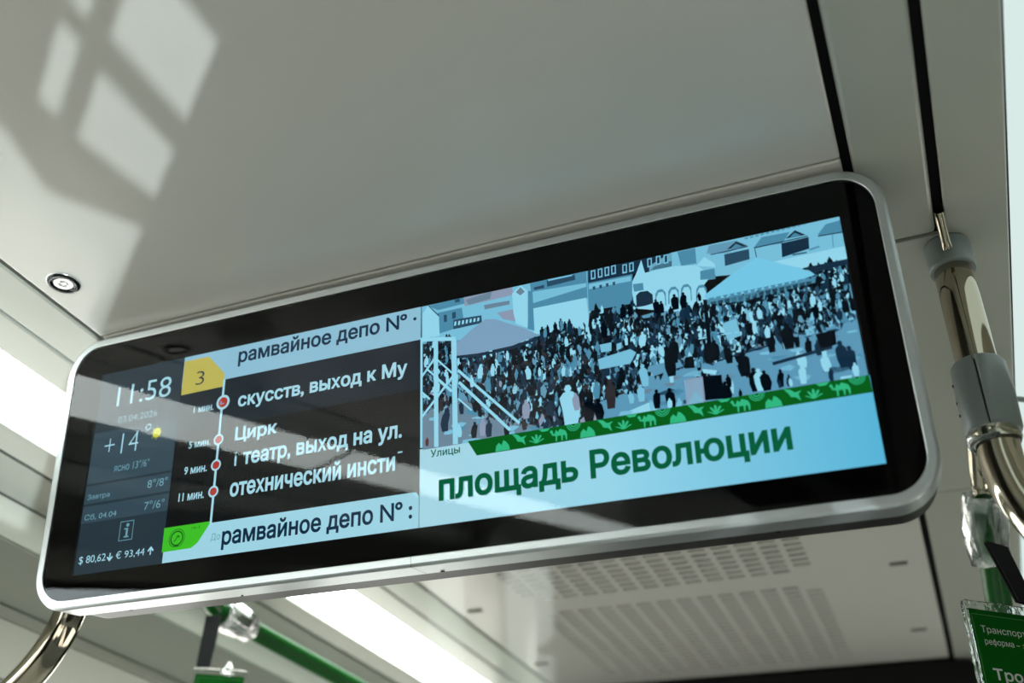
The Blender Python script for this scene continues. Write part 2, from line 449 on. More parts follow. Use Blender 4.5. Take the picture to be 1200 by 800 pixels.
# black rounded unit hanging across the ceiling behind the display
bm = bmesh.new()
add_prism(bm, rrect(-1.0, .30, .075, .728, .07), -2.62, -2.495, .01)
ou = empty('overhead_unit', V(-.46, 2.55, .728))
M_ = Matrix(((1, 0, 0, 0), (0, 0, -1, 0), (0, 1, 0, FLOOR), (0, 0, 0, 1)))
o = from_bm('housing', bm, M['dark'], ou); o.data.transform(Matrix.Translation(-ou.location) @ M_)
bm = bmesh.new(); add_box(bm, (-.8, 2.52, .72 + FLOOR), (-.12, 2.60, .7335 + FLOOR)); o = from_bm('mounting_plate', bm, M['backing'], ou); o.data.transform(Matrix.Translation(-ou.location))
tag(ou, 'black round-cornered overhead unit across the ceiling beyond the perforated panel', 'overhead unit')

# round lock in the ceiling
lk = empty('ceiling_lock', V(-.900, .702, H))
tag(lk, 'round chrome ceiling lock with a notched core beside the left seam', 'lock')
bm = bmesh.new()
prof = [(.0195, .0), (.0195, -.0015), (.0175, -.0035), (.0130, -.0030), (.0125, .004)]
rings = []
for (rr, zz) in prof: rings.append([bm.verts.new((rr * math.cos(k * math.pi / 20), rr * math.sin(k * math.pi / 20), zz)) for k in range(40)])
for a, b in zip(rings, rings[1:]):
    for k in range(40): bm.faces.new((a[k], a[(k + 1) % 40], b[(k + 1) % 40], b[k])).smooth = True
from_bm('collar', bm, M['dark_reflection_chrome'], lk)
bm = bmesh.new(); add_tube(bm, [(.0192 * math.cos(k * math.pi / 24), .0192 * math.sin(k * math.pi / 24), -.0008) for k in range(49)], .0008, 8); from_bm('rim', bm, M['chrome_lock'], lk)
bm = bmesh.new(); add_tube(bm, [(0, 0, .0005), (0, 0, .0035)], .0127, 40); from_bm('well', bm, M['backing'], lk)
bm = bmesh.new()
n = 40
ro = [bm.verts.new((.0118 * math.cos(k * 2 * math.pi / n), .0105 * math.sin(k * 2 * math.pi / n), -.0022)) for k in range(n)]
def inner(k):
    a = k * 2 * math.pi / n; r_ = .0068 if abs(math.sin(a * 1.0 + .5)) < .93 else .0045
    return (r_ * math.cos(a), r_ * math.sin(a))
ri = [bm.verts.new((*inner(k), -.0022)) for k in range(n)]
ri2 = [bm.verts.new((v.co.x, v.co.y, .0006)) for v in ri]; ro2 = [bm.verts.new((v.co.x, v.co.y, .0006)) for v in ro]
for k in range(n):
    j = (k + 1) % n
    bm.faces.new((ro[k], ro[j], ri[j], ri[k])); bm.faces.new((ri[k], ri[j], ri2[j], ri2[k])); bm.faces.new((ro2[k], ro2[j], ro[j], ro[k]))
from_bm('core_ring', bm, M['chrome_lock'], lk)
bm = bmesh.new(); add_prism(bm, [(-.0035, -.0022), (.0045, -.001), (.003, .003), (-.002, .002)], -.0018, .0006); from_bm('core', bm, M['chrome_lock'], lk)

# ================================================================== the display
NX = Vector((0.99993, 0.01161, 0.0)).normalized()
NF = Vector((0.01144968, -0.98627107, -0.16473697)).normalized()
NX = (NX - NF * NX.dot(NF)).normalized()
NU = NF.cross(NX).normalized()
if NU.z < 0: NU = -NU
C0 = V(-0.97755555, 0.80719723, 0.72574309)
mw = Matrix.Identity(4)
for i, a in enumerate((NX, NU, NF)):
    for j in range(3): mw[j][i] = a[j]
mw.translation = C0 + NX * .5
disp = empty('information_display', None, mw)
tag(disp, 'wide black glass passenger display in a rounded aluminium frame, lit up with route and photo', 'display')
T0 = Matrix.Translation((-.5, 0, 0))
def dpart(name, bm, m, parent=None, smooth=False):
    o = from_bm(name, bm, m, parent or disp, smooth); o.data.transform(T0); return o
Wd, Hd, Rd = 1.0, .3425, .046
# frame ring: face, rounded outer edge, side wall
bm = bmesh.new()
def ring_loop(off, n_):
    return [bm.verts.new((p[0], p[1], n_)) for p in rrect(off, -Hd + off, Wd - off, -off, max(Rd - off, .004), 14)]
loops = [ring_loop(.0105, -.003), ring_loop(.0105, -.0004), ring_loop(.0098, .0), ring_loop(.003, .0), ring_loop(.0009, -.0009), ring_loop(0, -.003), ring_loop(0, -.036), ring_loop(.001, -.038), ring_loop(.006, -.038)]
for a, b in zip(loops, loops[1:]):
    for k in range(len(a)): bm.faces.new((a[k], a[(k + 1) % len(a)], b[(k + 1) % len(a)], b[k]))
bmesh.ops.recalc_face_normals(bm, faces=list(bm.faces))
fr = dpart('frame', bm, M['alu'], smooth=False)
for p in fr.data.polygons: p.use_smooth = False
bm = bmesh.new(); add_prism(bm, rrect(.004, -Hd + .004, Wd - .004, -.004, Rd - .004, 14), -.082, -.036, 0)
es = [e for e in bm.edges if all(v.co.z < -.08 for v in e.verts)]
bmesh.ops.bevel(bm, geom=es, offset=.004, segments=2, affect='EDGES')
dpart('back_housing', bm, M['alu_dark'])
bm = bmesh.new(); add_prism(bm, rrect(.0105, -Hd + .0105, Wd - .0105, -.0105, Rd - .0105, 14), -.034, -.0040, 0)
dpart('black_border', bm, M['black'])
bm = bmesh.new(); bm.faces.new([bm.verts.new((*p, -.0010)) for p in rrect(.0103, -Hd + .0103, Wd - .0103, -.0103, Rd - .0103, 14)])
dpart('front_glass', bm, M['glass'])
# screws and joints on the frame
def dscrew(u, v, n_, axis, r=.0022):
    bm = bmesh.new()
    d = {'v': Vector((0, 1, 0)), 'n': Vector((0, 0, 1))}[axis]
    add_tube(bm, [Vector((u, v, n_)) - d * .001, Vector((u, v, n_)) + d * .001], r, 14)
    dpart('screw', bm, M['black_plastic'])
dscrew(.512, -Hd - .0001, -.034, 'v'); dscrew(.848, -Hd + .0035, -.055, 'v', .003); dscrew(.10, -Hd + .0035, -.052, 'v', .0025); dscrew(.27, -Hd - .0001, -.032, 'v', .0012)
bm = bmesh.new(); add_box(bm, (.4925, -Hd - .0001, -.036), (.4929, -Hd + .0102, .0001)); dpart('frame_joint', bm, M['gasket'])
# brackets up to the ceiling, behind the housing
for u in (.16, .50, .84):
    c = C0 + NX * u - NF * .05
    bm = bmesh.new(); add_box(bm, (c.x - .04, c.y - .012, c.z - .012), (c.x + .04, c.y + .012, H + FLOOR))
    o = from_bm('bracket', bm, M['black_plastic'], disp); o.data.transform(mw.inverted())

# ------------------------------------------------------------------ what the screen shows
NB = -.0038
def npl(l): return NB + l * .00007
def poly(bm, pts, lay, mi=0):
    f = bm.faces.new([bm.verts.new((p[0], p[1], npl(lay))) for p in pts]); f.material_index = mi
    if f.normal.z < 0: f.normal_flip()
    return f
def area(name, pts, key, lay, parent=None):
    bm = bmesh.new(); poly(bm, pts, lay); return dpart(name, bm, pm(key), parent)
def rect(u0, v0, u1, v1): return [(u0, v0), (u1, v0), (u1, v1), (u0, v1)]
scr = area('screen_background', rect(.050, -.3030, .9555, -.0503), 'bg', 0)
area('weather_panel', rect(.0535, -.3030, .1785, -.0503), 'weather', 2, scr)
area('weather_row', rect(.0535, -.1935, .1785, -.1290), 'weather2', 3, scr)
for k, (a, b) in enumerate(((-.2185, -.1965), (-.2420, -.2215))): area('weather_row', rect(.0535, a, .1785, b), 'weather2', 3, scr)
area('route_row', rect(.1795, -.1500, .4995, -.0915), 'row', 2, scr)
area('top_bar', rect(.1790, -.0910, .5000, -.0505), 'bar', 4, scr)
area('bottom_bar', [(.1795, -.3028), (.4995, -.3028), (.4995, -.2690), (.4960, -.2645), (.1795, -.2645)], 'white', 4, scr)
area('caption_area', rect(.5003, -.3030, .9550, -.2190), 'caption', 12, scr)

def disc(bm, c, r, lay, mi=0, n=28, a0=0, a1=360):
    pts = [(c[0] + r * math.cos(math.radians(a0 + (a1 - a0) * k / n)), c[1] + r * math.sin(math.radians(a0 + (a1 - a0) * k / n))) for k in range(n + (a1 - a0 < 360))]
    poly(bm, pts, lay, mi)
def annulus(bm, c, r0, r1, lay, mi=0, n=28, a0=0, a1=360):
    P = []
    for k in range(n + 1):
        a = math.radians(a0 + (a1 - a0) * k / n); P.append(((c[0] + r0 * math.cos(a), c[1] + r0 * math.sin(a)), (c[0] + r1 * math.cos(a), c[1] + r1 * math.sin(a))))
    for p, q in zip(P, P[1:]): poly(bm, [p[0], q[0], q[1], p[1]], lay, mi)

# route line and stops
area('route_line', rect(.2398, -.2700, .2428, -.0910), 'text', 14, scr)
for (u, v, r) in ((.2425, -.1205, .0092), (.2412, -.1665, .0068), (.2410, -.1973, .0068), (.2408, -.2285, .0068)):
    bm = bmesh.new(); annulus(bm, (u, v), r * .68, r, 16); o = dpart('stop_ring', bm, pm('text'), scr)
    bm = bmesh.new(); disc(bm, (u, v), r * .70, 15); dpart('stop_dot', bm, pm('red'), o)
bm = bmesh.new(); poly(bm, [(.2385, -.1185), (.2405, -.1185), (.2405, -.1215), (.2445, -.1215), (.2445, -.1230), (.2385, -.1230)], 18); dpart('stop_mark', bm, pm('lav'), scr)
area('line_badge', [(.1797, -.0560), (.2150, -.0560), (.2400, -.0830), (.2412, -.0998), (.1797, -.1004)], 'yellow', 6, scr)
gb = area('depot_badge', [(.1775, -.2625), (.2415, -.2625), (.2255, -.2850), (.2170, -.2900), (.1775, -.2903)], 'badge', 6, scr)
bm = bmesh.new(); annulus(bm, (.1965, -.2765), .0072, .0088, 8); annulus(bm, (.1965, -.2765), .0100, .0108, 8, a0=-60, a1=240)
poly(bm, [(.1925, -.2800), (.1940, -.2800), (.1975, -.2755), (.1965, -.2750)], 8); poly(bm, [(.1960, -.2735), (.2000, -.2735), (.2000, -.2765), (.1990, -.2765), (.1985, -.2748), (.1960, -.2748)], 8)
poly(bm, rect(.1920, -.2862, .2010, -.2850), 8)
dpart('depot_emblem', bm, pm('badge_dark'), gb)
bm = bmesh.new(); disc(bm, (.1500, -.1430), .0062, 8)
for k in range(8):
    a = k * math.pi / 4; c, s = math.cos(a), math.sin(a)
    poly(bm, [(.1500 + c * .0074 - s * .0006, -.1430 + s * .0074 + c * .0006), (.1500 + c * .0098, -.1430 + s * .0098), (.1500 + c * .0074 + s * .0006, -.1430 + s * .0074 - c * .0006)], 8)
dpart('sun_icon', bm, pm('sun'), scr)
bm = bmesh.new()
W_ = .0008
poly(bm, rect(.1135, -.2700, .1330, -.2692), 9); poly(bm, rect(.1135, -.2478, .1330, -.2470), 9); poly(bm, rect(.1135, -.2692, .1143, -.2478), 9); poly(bm, rect(.1322, -.2692, .1330, -.2478), 9)
poly(bm, [(.1205, -.2665), (.1275, -.2665), (.1275, -.2650), (.1255, -.2650), (.1255, -.2555), (.1200, -.2555), (.1200, -.2570), (.1228, -.2570), (.1228, -.2650), (.1205, -.2650)], 9)
disc(bm, (.1245, -.2520), .0022, 9, n=14)
dpart('info_icon', bm, pm('dim'), scr)

# lettering: outlines of the built-in typeface fitted to measured boxes
def text_mesh(body, bold=0.0):
    cu = bpy.data.curves.new('lettering', 'FONT'); cu.body = body; cu.size = 1.0; cu.fill_mode = 'NONE'; cu.resolution_u = 4
    tmp = bpy.data.objects.new('lettering', cu); COL.objects.link(tmp)
    dg = bpy.context.evaluated_depsgraph_get(); dg.update()
    me = bpy.data.meshes.new_from_object(tmp.evaluated_get(dg))
    bpy.data.objects.remove(tmp); bpy.data.curves.remove(cu)
    vs_ = [v.co.to_2d() for v in me.vertices]; es = [tuple(e.vertices) for e in me.edges]
    bpy.data.meshes.remove(me)
    if bold:                                     # embolden: push every outline point outwards
        nxt = {}; prv = {}
        for i, j in es: nxt[i] = j; prv[j] = i
        def wind(c):
            w = 0
            for i, j in es:
                p, q = vs_[i], vs_[j]
                if (p.y <= c.y) != (q.y <= c.y) and c.x < p.x + (c.y - p.y) / (q.y - p.y) * (q.x - p.x): w += 1 if q.y > p.y else -1
            return w
        side_of = {}                             # which way is outwards, found once per outline
        for s0 in range(len(vs_)):
            if s0 in side_of or s0 not in nxt: continue
            loop = [s0]; k = nxt[s0]
            while k != s0 and k in nxt and len(loop) < 9999: loop.append(k); k = nxt[k]
            votes = 0
            for k in loop[::max(1, len(loop) // 5)]:
                a, b = vs_[k], vs_[nxt[k]]; d = b - a
                if d.length < 1e-6: continue
                nn = Vector((d.y, -d.x)).normalized() * .003; m_ = (a + b) / 2
                votes += (1 if wind(m_ + nn) == 0 else 0) - (1 if wind(m_ - nn) == 0 else 0)
            for k in loop: side_of[k] = 1 if votes >= 0 else -1
        moved = []
        for i, p in enumerate(vs_):
            if i in nxt and i in prv:
                d1 = p - vs_[prv[i]]; d2 = vs_[nxt[i]] - p
                if d1.length > 1e-7 and d2.length > 1e-7:
                    d1.normalize(); d2.normalize()
                    nn = Vector((d1.y + d2.y, -d1.x - d2.x)) * side_of.get(i, 1)
                    if nn.length > .3: p = p + nn * (bold / max(nn.length_squared / 2, .8))
            moved.append(p)
        vs_ = moved
    ov, oe, of, _a, _b, _c = delaunay_2d_cdt(vs_, es, [], 0, 1e-6)
    keep = []
    for f in of:
        c = sum((ov[i] for i in f), Vector((0, 0))) / len(f); w = 0
        for i, j in es:
            p, q = vs_[i], vs_[j]
            if (p.y <= c.y) != (q.y <= c.y) and c.x < p.x + (c.y - p.y) / (q.y - p.y) * (q.x - p.x): w += 1 if q.y > p.y else -1
        if w: keep.append(f)
    me = bpy.data.meshes.new('lettering'); me.from_pydata([(v.x, v.y, 0) for v in ov], [], keep); me.update()
    return me
def fit(me, box):
    xs = [v.co.x for v in me.vertices]; ys = [v.co.y for v in me.vertices]
    a, b, c, d = min(xs), max(xs), min(ys), max(ys)
    for v in me.vertices:
        v.co.x = box[0] + (v.co.x - a) / (b - a) * (box[2] - box[0]); v.co.y = box[1] + (v.co.y - c) / (d - c) * (box[3] - box[1]); v.co.z = 0
def lettering(body, box, key, lay=20, bold=0.0, parent=None):
    me = text_mesh(body, bold); fit(me, box)
    for v in me.vertices: v.co.z = npl(lay)
    me.update()
    o = link('lettering', me, pm(key), parent or scr); me.transform(T0)
    if me.polygons and me.polygons[0].normal.z < 0: me.flip_normals()
    o['label'] = 'lettering "%s"' % body.replace('\n', ' ')
    return o
# boxes are (left, lowest ink, right, highest ink)
lettering('рамвайное депо N\u00ba \u00b7', (.2590, -.0785, .4950, -.0540), 'navy', bold=.026)
lettering('рамвайное депо N\u00ba :', (.2585, -.2975, .4925, -.2710), 'navy', bold=.026)
lettering('До', (.2435, -.2865, .2560, -.2775), 'dim', lay=21)
lettering('скусств, выход к Му', (.2640, -.1350, .4845, -.1130), 'text', bold=.030)
lettering('Цирк', (.2640, -.1760, .3205, -.1555), 'text', bold=.030)
lettering('театр, выход на ул.', (.2775, -.2075, .4790, -.1875), 'text', bold=.030)
area('clipped_letter', [(.2665, -.2025), (.2690, -.2025), (.2690, -.1915), (.2672, -.1895), (.2660, -.1920)], 'text', 20, scr)
area('clipped_letter', [(.2660, -.1875), (.2690, -.1855), (.2695, -.1865), (.2665, -.1890)], 'text', 20, scr)
lettering('отехнический инсти', (.2635, -.2385, .4715, -.2165), 'text', bold=.030)
area('clipped_letter', rect(.4745, -.2195, .4800, -.2178), 'text', 20, scr)
lettering('1 мин.', (.2015, -.1280, .2300, -.1190), 'text', bold=.02)
lettering('5 мин.', (.2000, -.1715, .2300, -.1625), 'text', bold=.02)
lettering('9 мин.', (.1975, -.2030, .2290, -.1935), 'text', bold=.02)
lettering('11 мин.', (.1935, -.2345, .2285, -.2245), 'text', bold=.02)
lettering('3', (.2000, -.0915, .2120, -.0740), 'navy', bold=-.012)
lettering('11:58', (.0830, -.0985, .1640, -.0720), 'text', bold=-.005)
lettering('03.04.2026', (.0890, -.1215, .1480, -.1130), 'dim')
lettering('+14', (.0740, -.1615, .1250, -.1360), 'text', bold=-.02)
lettering('\u00b0', (.1330, -.1380, .1415, -.1300), 'text', bold=-.01)
lettering('ясно 13\u00b0/6\u00b0', (.0930, -.1840, .1450, -.1745), 'dim')
lettering('Завтра', (.0590, -.2155, .0920, -.2075), 'dim')
lettering('8\u00b0/8\u00b0', (.1465, -.2115, .1750, -.2015), 'dim')
lettering('Сб, 04.04', (.0590, -.2400, .1060, -.2320), 'dim')
lettering('7\u00b0/6\u00b0', (.1455, -.2375, .1740, -.2275), 'dim')
lettering('$ 80,62', (.0600, -.2920, .0990, -.2820), 'text')
lettering('\u20ac 93,44', (.1135, -.2920, .1540, -.2820), 'text')
lettering('гк-1', (.2165, -.2692, .2270, -.2655), 'badge_dark')
for u, s, v in ((.1050, -1, -.2870), (.1625, 1, -.2870)):
    bm = bmesh.new()
    poly(bm, [(u - .0045, v + s * .0005), (u, v + s * .0055), (u + .0045, v + s * .0005), (u + .003, v - s * .0007), (u + .0008, v + s * .0015), (u + .0008, v - s * .0045), (u - .0008, v - s * .0045), (u - .0008, v + s * .0015), (u - .003, v - s * .0007)], 21)
    bmesh.ops.triangulate(bm, faces=list(bm.faces)); dpart('rate_arrow', bm, pm('text'), scr)
lettering('Улицы', (.5145, -.2328, .5480, -.2230), 'greentext', lay=60, bold=.014)
lettering('площадь Революции', (.5240, -.2850, .8790, -.2500), 'greentext', lay=60, bold=.032)

# the old photograph of the market square, drawn in flat shapes
PICTURE = [
('light',1,(0.5012,-0.0511,0.6987,-0.0506,0.6961,-0.1201,0.5017,-0.1036)),
('mid',2,(0.5087,-0.0516,0.5556,-0.0503,0.5627,-0.0582,0.5213,-0.0597)),
('mid',2,(0.5213,-0.0629,0.5503,-0.0628,0.5532,-0.0853,0.5213,-0.0890)),
('lightest',3,(0.5024,-0.0599,0.5087,-0.0516,0.5224,-0.0663,0.5234,-0.0915,0.5026,-0.0914)),
('dark',4,(0.5087,-0.0514,0.5102,-0.0517,0.5229,-0.0664,0.5221,-0.0678)),
('mid',4,(0.5229,-0.0648,0.5477,-0.0630,0.5492,-0.0759,0.5237,-0.0783)),
('dark',5,(0.5283,-0.0675,0.5322,-0.0676,0.5322,-0.0762,0.5288,-0.0763)),
('dark',5,(0.5384,-0.0665,0.5431,-0.0663,0.5430,-0.0738,0.5387,-0.0745)),
('mid',2,(0.5307,-0.0498,0.5494,-0.0500,0.5509,-0.0558,0.5315,-0.0555)),
('dark',3,(0.5416,-0.0514,0.5478,-0.0512,0.5481,-0.0552,0.5424,-0.0551)),
('lav',3,(0.5525,-0.0506,0.6103,-0.0510,0.6114,-0.0606,0.5539,-0.0620)),
('grey',4,(0.5555,-0.0545,0.5862,-0.0503,0.5845,-0.0593,0.5585,-0.0615)),
('grey',4,(0.5768,-0.0654,0.6068,-0.0666,0.6067,-0.0712,0.5774,-0.0710)),
('lav',3,(0.5916,-0.0780,0.6124,-0.0778,0.6134,-0.0933,0.5988,-0.0872)),
('dark',4,(0.5399,-0.0755,0.5735,-0.0772,0.5741,-0.0866,0.5399,-0.0872)),
('lightest',5,(0.5415,-0.0782,0.5438,-0.0783,0.5433,-0.0832,0.5408,-0.0833)),
('lightest',5,(0.5461,-0.0784,0.5484,-0.0785,0.5479,-0.0832,0.5454,-0.0834)),
('lightest',5,(0.5507,-0.0786,0.5530,-0.0787,0.5525,-0.0833,0.5500,-0.0834)),
('lightest',5,(0.5553,-0.0787,0.5576,-0.0789,0.5570,-0.0833,0.5546,-0.0834)),
('lightest',5,(0.5598,-0.0789,0.5621,-0.0791,0.5616,-0.0833,0.5592,-0.0834)),
('lightest',5,(0.5644,-0.0791,0.5667,-0.0793,0.5662,-0.0834,0.5637,-0.0835)),
('lightest',5,(0.5690,-0.0793,0.5712,-0.0795,0.5707,-0.0834,0.5683,-0.0835)),
('lightest',4,(0.6100,-0.0587,0.6200,-0.0508,0.6285,-0.0598,0.6269,-0.1037,0.6133,-0.0956,0.6108,-0.0821)),
('grey',5,(0.6145,-0.0582,0.6199,-0.0531,0.6248,-0.0597,0.6195,-0.0632)),
('mid',4,(0.6278,-0.0596,0.6336,-0.0609,0.6339,-0.1082,0.6261,-0.1043)),
('mid',2,(0.6311,-0.0505,0.6949,-0.0497,0.6943,-0.0831,0.6328,-0.0818)),
('dark',3,(0.6501,-0.0517,0.6819,-0.0521,0.6823,-0.0584,0.6505,-0.0596)),
('light',4,(0.6516,-0.0508,0.6791,-0.0515,0.6790,-0.0530,0.6518,-0.0531)),
('dark',3,(0.6353,-0.0569,0.6470,-0.0565,0.6471,-0.0604,0.6354,-0.0600)),
('light',3,(0.6329,-0.0618,0.6940,-0.0649,0.6937,-0.0694,0.6330,-0.0757)),
('lightest',3,(0.6328,-0.0818,0.6929,-0.0821,0.6948,-0.1188,0.6641,-0.1184,0.6330,-0.1120)),
('mid',2,(0.6956,-0.0499,0.7455,-0.0479,0.7414,-0.0995,0.6947,-0.0982)),
('deep',3,(0.6970,-0.0502,0.7537,-0.0491,0.7876,-0.0505,0.7860,-0.0666,0.7578,-0.0660,0.6961,-0.0653)),
('light',4,(0.6998,-0.0516,0.7049,-0.0516,0.7045,-0.0622,0.6994,-0.0623)),
('deep',5,(0.7010,-0.0532,0.7037,-0.0529,0.7033,-0.0604,0.7008,-0.0608)),
('light',4,(0.7076,-0.0515,0.7127,-0.0514,0.7122,-0.0620,0.7071,-0.0621)),
('deep',5,(0.7087,-0.0530,0.7114,-0.0527,0.7111,-0.0603,0.7085,-0.0606)),
('light',4,(0.7151,-0.0512,0.7201,-0.0512,0.7196,-0.0618,0.7146,-0.0618)),
('deep',5,(0.7162,-0.0527,0.7189,-0.0525,0.7185,-0.0600,0.7160,-0.0603)),
('light',4,(0.7224,-0.0510,0.7274,-0.0509,0.7269,-0.0615,0.7219,-0.0616)),
('deep',5,(0.7235,-0.0525,0.7262,-0.0522,0.7258,-0.0597,0.7232,-0.0600)),
('light',4,(0.7344,-0.0526,0.7394,-0.0526,0.7388,-0.0631,0.7338,-0.0631)),
('deep',5,(0.7355,-0.0541,0.7382,-0.0538,0.7377,-0.0613,0.7352,-0.0616)),
('light',4,(0.7417,-0.0524,0.7467,-0.0523,0.7461,-0.0628,0.7412,-0.0629)),
('deep',5,(0.7429,-0.0538,0.7455,-0.0536,0.7450,-0.0610,0.7425,-0.0614)),
('light',4,(0.7613,-0.0517,0.7662,-0.0517,0.7656,-0.0621,0.7607,-0.0622)),
('deep',5,(0.7624,-0.0532,0.7650,-0.0529,0.7645,-0.0603,0.7620,-0.0607)),
('light',4,(0.7706,-0.0512,0.7755,-0.0512,0.7748,-0.0616,0.7699,-0.0616)),
('deep',5,(0.7717,-0.0527,0.7743,-0.0524,0.7738,-0.0598,0.7713,-0.0601)),
('light',4,(0.7787,-0.0516,0.7836,-0.0516,0.7829,-0.0620,0.7780,-0.0620)),
('deep',5,(0.7798,-0.0531,0.7824,-0.0528,0.7818,-0.0602,0.7794,-0.0606)),
('light',4,(0.6967,-0.0670,0.7426,-0.0677,0.7421,-0.0736,0.6963,-0.0730)),
('dark',5,(0.7007,-0.0710,0.7035,-0.0708,0.7035,-0.0746,0.7007,-0.0747)),
('dark',5,(0.7080,-0.0708,0.7108,-0.0707,0.7108,-0.0745,0.7080,-0.0746)),
('dark',5,(0.7152,-0.0706,0.7180,-0.0705,0.7180,-0.0743,0.7153,-0.0744)),
('dark',5,(0.7225,-0.0705,0.7253,-0.0704,0.7253,-0.0741,0.7225,-0.0743)),
('light',3,(0.7861,-0.0496,0.8240,-0.0498,0.8286,-0.0908,0.8080,-0.0890,0.7622,-0.0665,0.7628,-0.0606)),
('lightest',4,(0.7434,-0.0747,0.7481,-0.0668,0.7549,-0.0517,0.7576,-0.0675,0.7873,-0.0669,0.8108,-0.0710,0.8248,-0.0861,0.8146,-0.0968,0.8139,-0.1267,0.7436,-0.1058,0.7423,-0.0878)),
('mid',5,(0.7438,-0.0778,0.7546,-0.0787,0.7546,-0.0869,0.7445,-0.0868)),
('mid',4,(0.7933,-0.0514,0.8120,-0.0514,0.8114,-0.0692,0.7956,-0.0684)),
('lightest',5,(0.8111,-0.0721,0.8199,-0.0638,0.8292,-0.0734,0.8300,-0.0780)),
('mid',6,(0.8143,-0.0787,0.8286,-0.0791,0.8286,-0.0908,0.8133,-0.0887)),
('deep',6,(0.7457,-0.1048,0.7461,-0.0916,0.7504,-0.0882,0.7585,-0.0888,0.7634,-0.0940,0.7632,-0.1042,0.7544,-0.1052)),
('mid',6,(0.7648,-0.1082,0.7664,-0.0940,0.7691,-0.0902,0.7738,-0.0901,0.7770,-0.0949,0.7764,-0.1093)),
('lightest',7,(0.7670,-0.0985,0.7695,-0.0932,0.7742,-0.0935,0.7758,-0.0983,0.7753,-0.1098,0.7663,-0.1093)),
('mid',6,(0.7783,-0.1083,0.7799,-0.0941,0.7827,-0.0903,0.7873,-0.0902,0.7904,-0.0950,0.7898,-0.1093)),
('lightest',7,(0.7806,-0.0986,0.7831,-0.0933,0.7877,-0.0936,0.7893,-0.0984,0.7887,-0.1098,0.7798,-0.1093)),
('mid',6,(0.7912,-0.1082,0.7929,-0.0941,0.7956,-0.0903,0.8003,-0.0902,0.8033,-0.0950,0.8026,-0.1093)),
('lightest',7,(0.7935,-0.0986,0.7960,-0.0933,0.8006,-0.0936,0.8022,-0.0983,0.8015,-0.1098,0.7927,-0.1093)),
('mid',6,(0.8064,-0.1123,0.8082,-0.0982,0.8109,-0.0945,0.8155,-0.0944,0.8184,-0.0991,0.8177,-0.1133)),
('lightest',7,(0.8087,-0.1027,0.8112,-0.0975,0.8157,-0.0978,0.8173,-0.1025,0.8166,-0.1138,0.8079,-0.1133)),
('light',2,(0.8219,-0.0488,0.9566,-0.0494,0.9559,-0.0989,0.9125,-0.0999,0.8815,-0.0868,0.8474,-0.0904,0.8289,-0.0880)),
('mid',3,(0.8623,-0.0538,0.8657,-0.0537,0.8656,-0.0517,0.8621,-0.0519)),
('mid',3,(0.8676,-0.0536,0.8710,-0.0535,0.8709,-0.0515,0.8675,-0.0517)),
('mid',3,(0.8729,-0.0534,0.8763,-0.0533,0.8762,-0.0513,0.8728,-0.0515)),
('mid',3,(0.8782,-0.0532,0.8816,-0.0531,0.8815,-0.0511,0.8781,-0.0513)),
('mid',3,(0.8835,-0.0530,0.8869,-0.0529,0.8867,-0.0509,0.8833,-0.0511)),
('mid',3,(0.8887,-0.0528,0.8921,-0.0527,0.8920,-0.0507,0.8886,-0.0509)),
('mid',3,(0.8940,-0.0526,0.8973,-0.0525,0.8972,-0.0505,0.8938,-0.0507)),
('mid',3,(0.8992,-0.0524,0.9025,-0.0523,0.9024,-0.0503,0.8990,-0.0505)),
('mid',3,(0.9044,-0.0522,0.9077,-0.0521,0.9076,-0.0501,0.9042,-0.0503)),
('mid',3,(0.9096,-0.0520,0.9129,-0.0519,0.9128,-0.0499,0.9094,-0.0501)),
('mid',3,(0.9147,-0.0518,0.9181,-0.0517,0.9179,-0.0497,0.9146,-0.0499)),
('mid',3,(0.9199,-0.0516,0.9232,-0.0515,0.9231,-0.0495,0.9198,-0.0497)),
('grey2',3,(0.8224,-0.0609,0.8260,-0.0518,0.8537,-0.0527,0.8646,-0.0613,0.8419,-0.0647)),
('deep',4,(0.8433,-0.0605,0.8535,-0.0537,0.8637,-0.0616)),
('mid',5,(0.8476,-0.0606,0.8532,-0.0566,0.8587,-0.0609)),
('deep',5,(0.8266,-0.0634,0.8645,-0.0628,0.8644,-0.0618,0.8265,-0.0624)),
('dark',4,(0.8401,-0.0657,0.8649,-0.0654,0.8643,-0.0769,0.8394,-0.0788)),
('light',4,(0.8247,-0.0635,0.8393,-0.0650,0.8386,-0.0786,0.8307,-0.0796)),
('mid',3,(0.8701,-0.0647,0.8789,-0.0551,0.9065,-0.0561,0.8975,-0.0670)),
('deep',4,(0.9014,-0.0626,0.9115,-0.0554,0.9211,-0.0632)),
('mid',5,(0.9056,-0.0622,0.9111,-0.0583,0.9163,-0.0625)),
('deep',5,(0.8700,-0.0662,0.9225,-0.0656,0.9225,-0.0644,0.8699,-0.0650)),
('deep',4,(0.8967,-0.0668,0.9232,-0.0661,0.9221,-0.0789,0.8954,-0.0824)),
('mid',3,(0.9322,-0.0655,0.9410,-0.0561,0.9557,-0.0550,0.9552,-0.0684,0.9332,-0.0672)),
('deep',4,(0.9319,-0.0680,0.9559,-0.0692,0.9560,-0.0680,0.9320,-0.0668)),
('lightest',3,(0.8859,-0.0850,0.9567,-0.0840,0.9553,-0.0978,0.9127,-0.0989)),
('dark',4,(0.9053,-0.0827,0.9191,-0.0832,0.9191,-0.0817,0.9053,-0.0812)),
('mid',4,(0.9220,-0.0812,0.9320,-0.0798,0.9317,-0.0779,0.9218,-0.0793)),
('deep',6,(0.8703,-0.0668,0.8707,-0.0766,0.8715,-0.0766,0.8711,-0.0668)),
('mid',6,(0.9452,-0.0679,0.9437,-0.0828,0.9445,-0.0829,0.9460,-0.0680)),
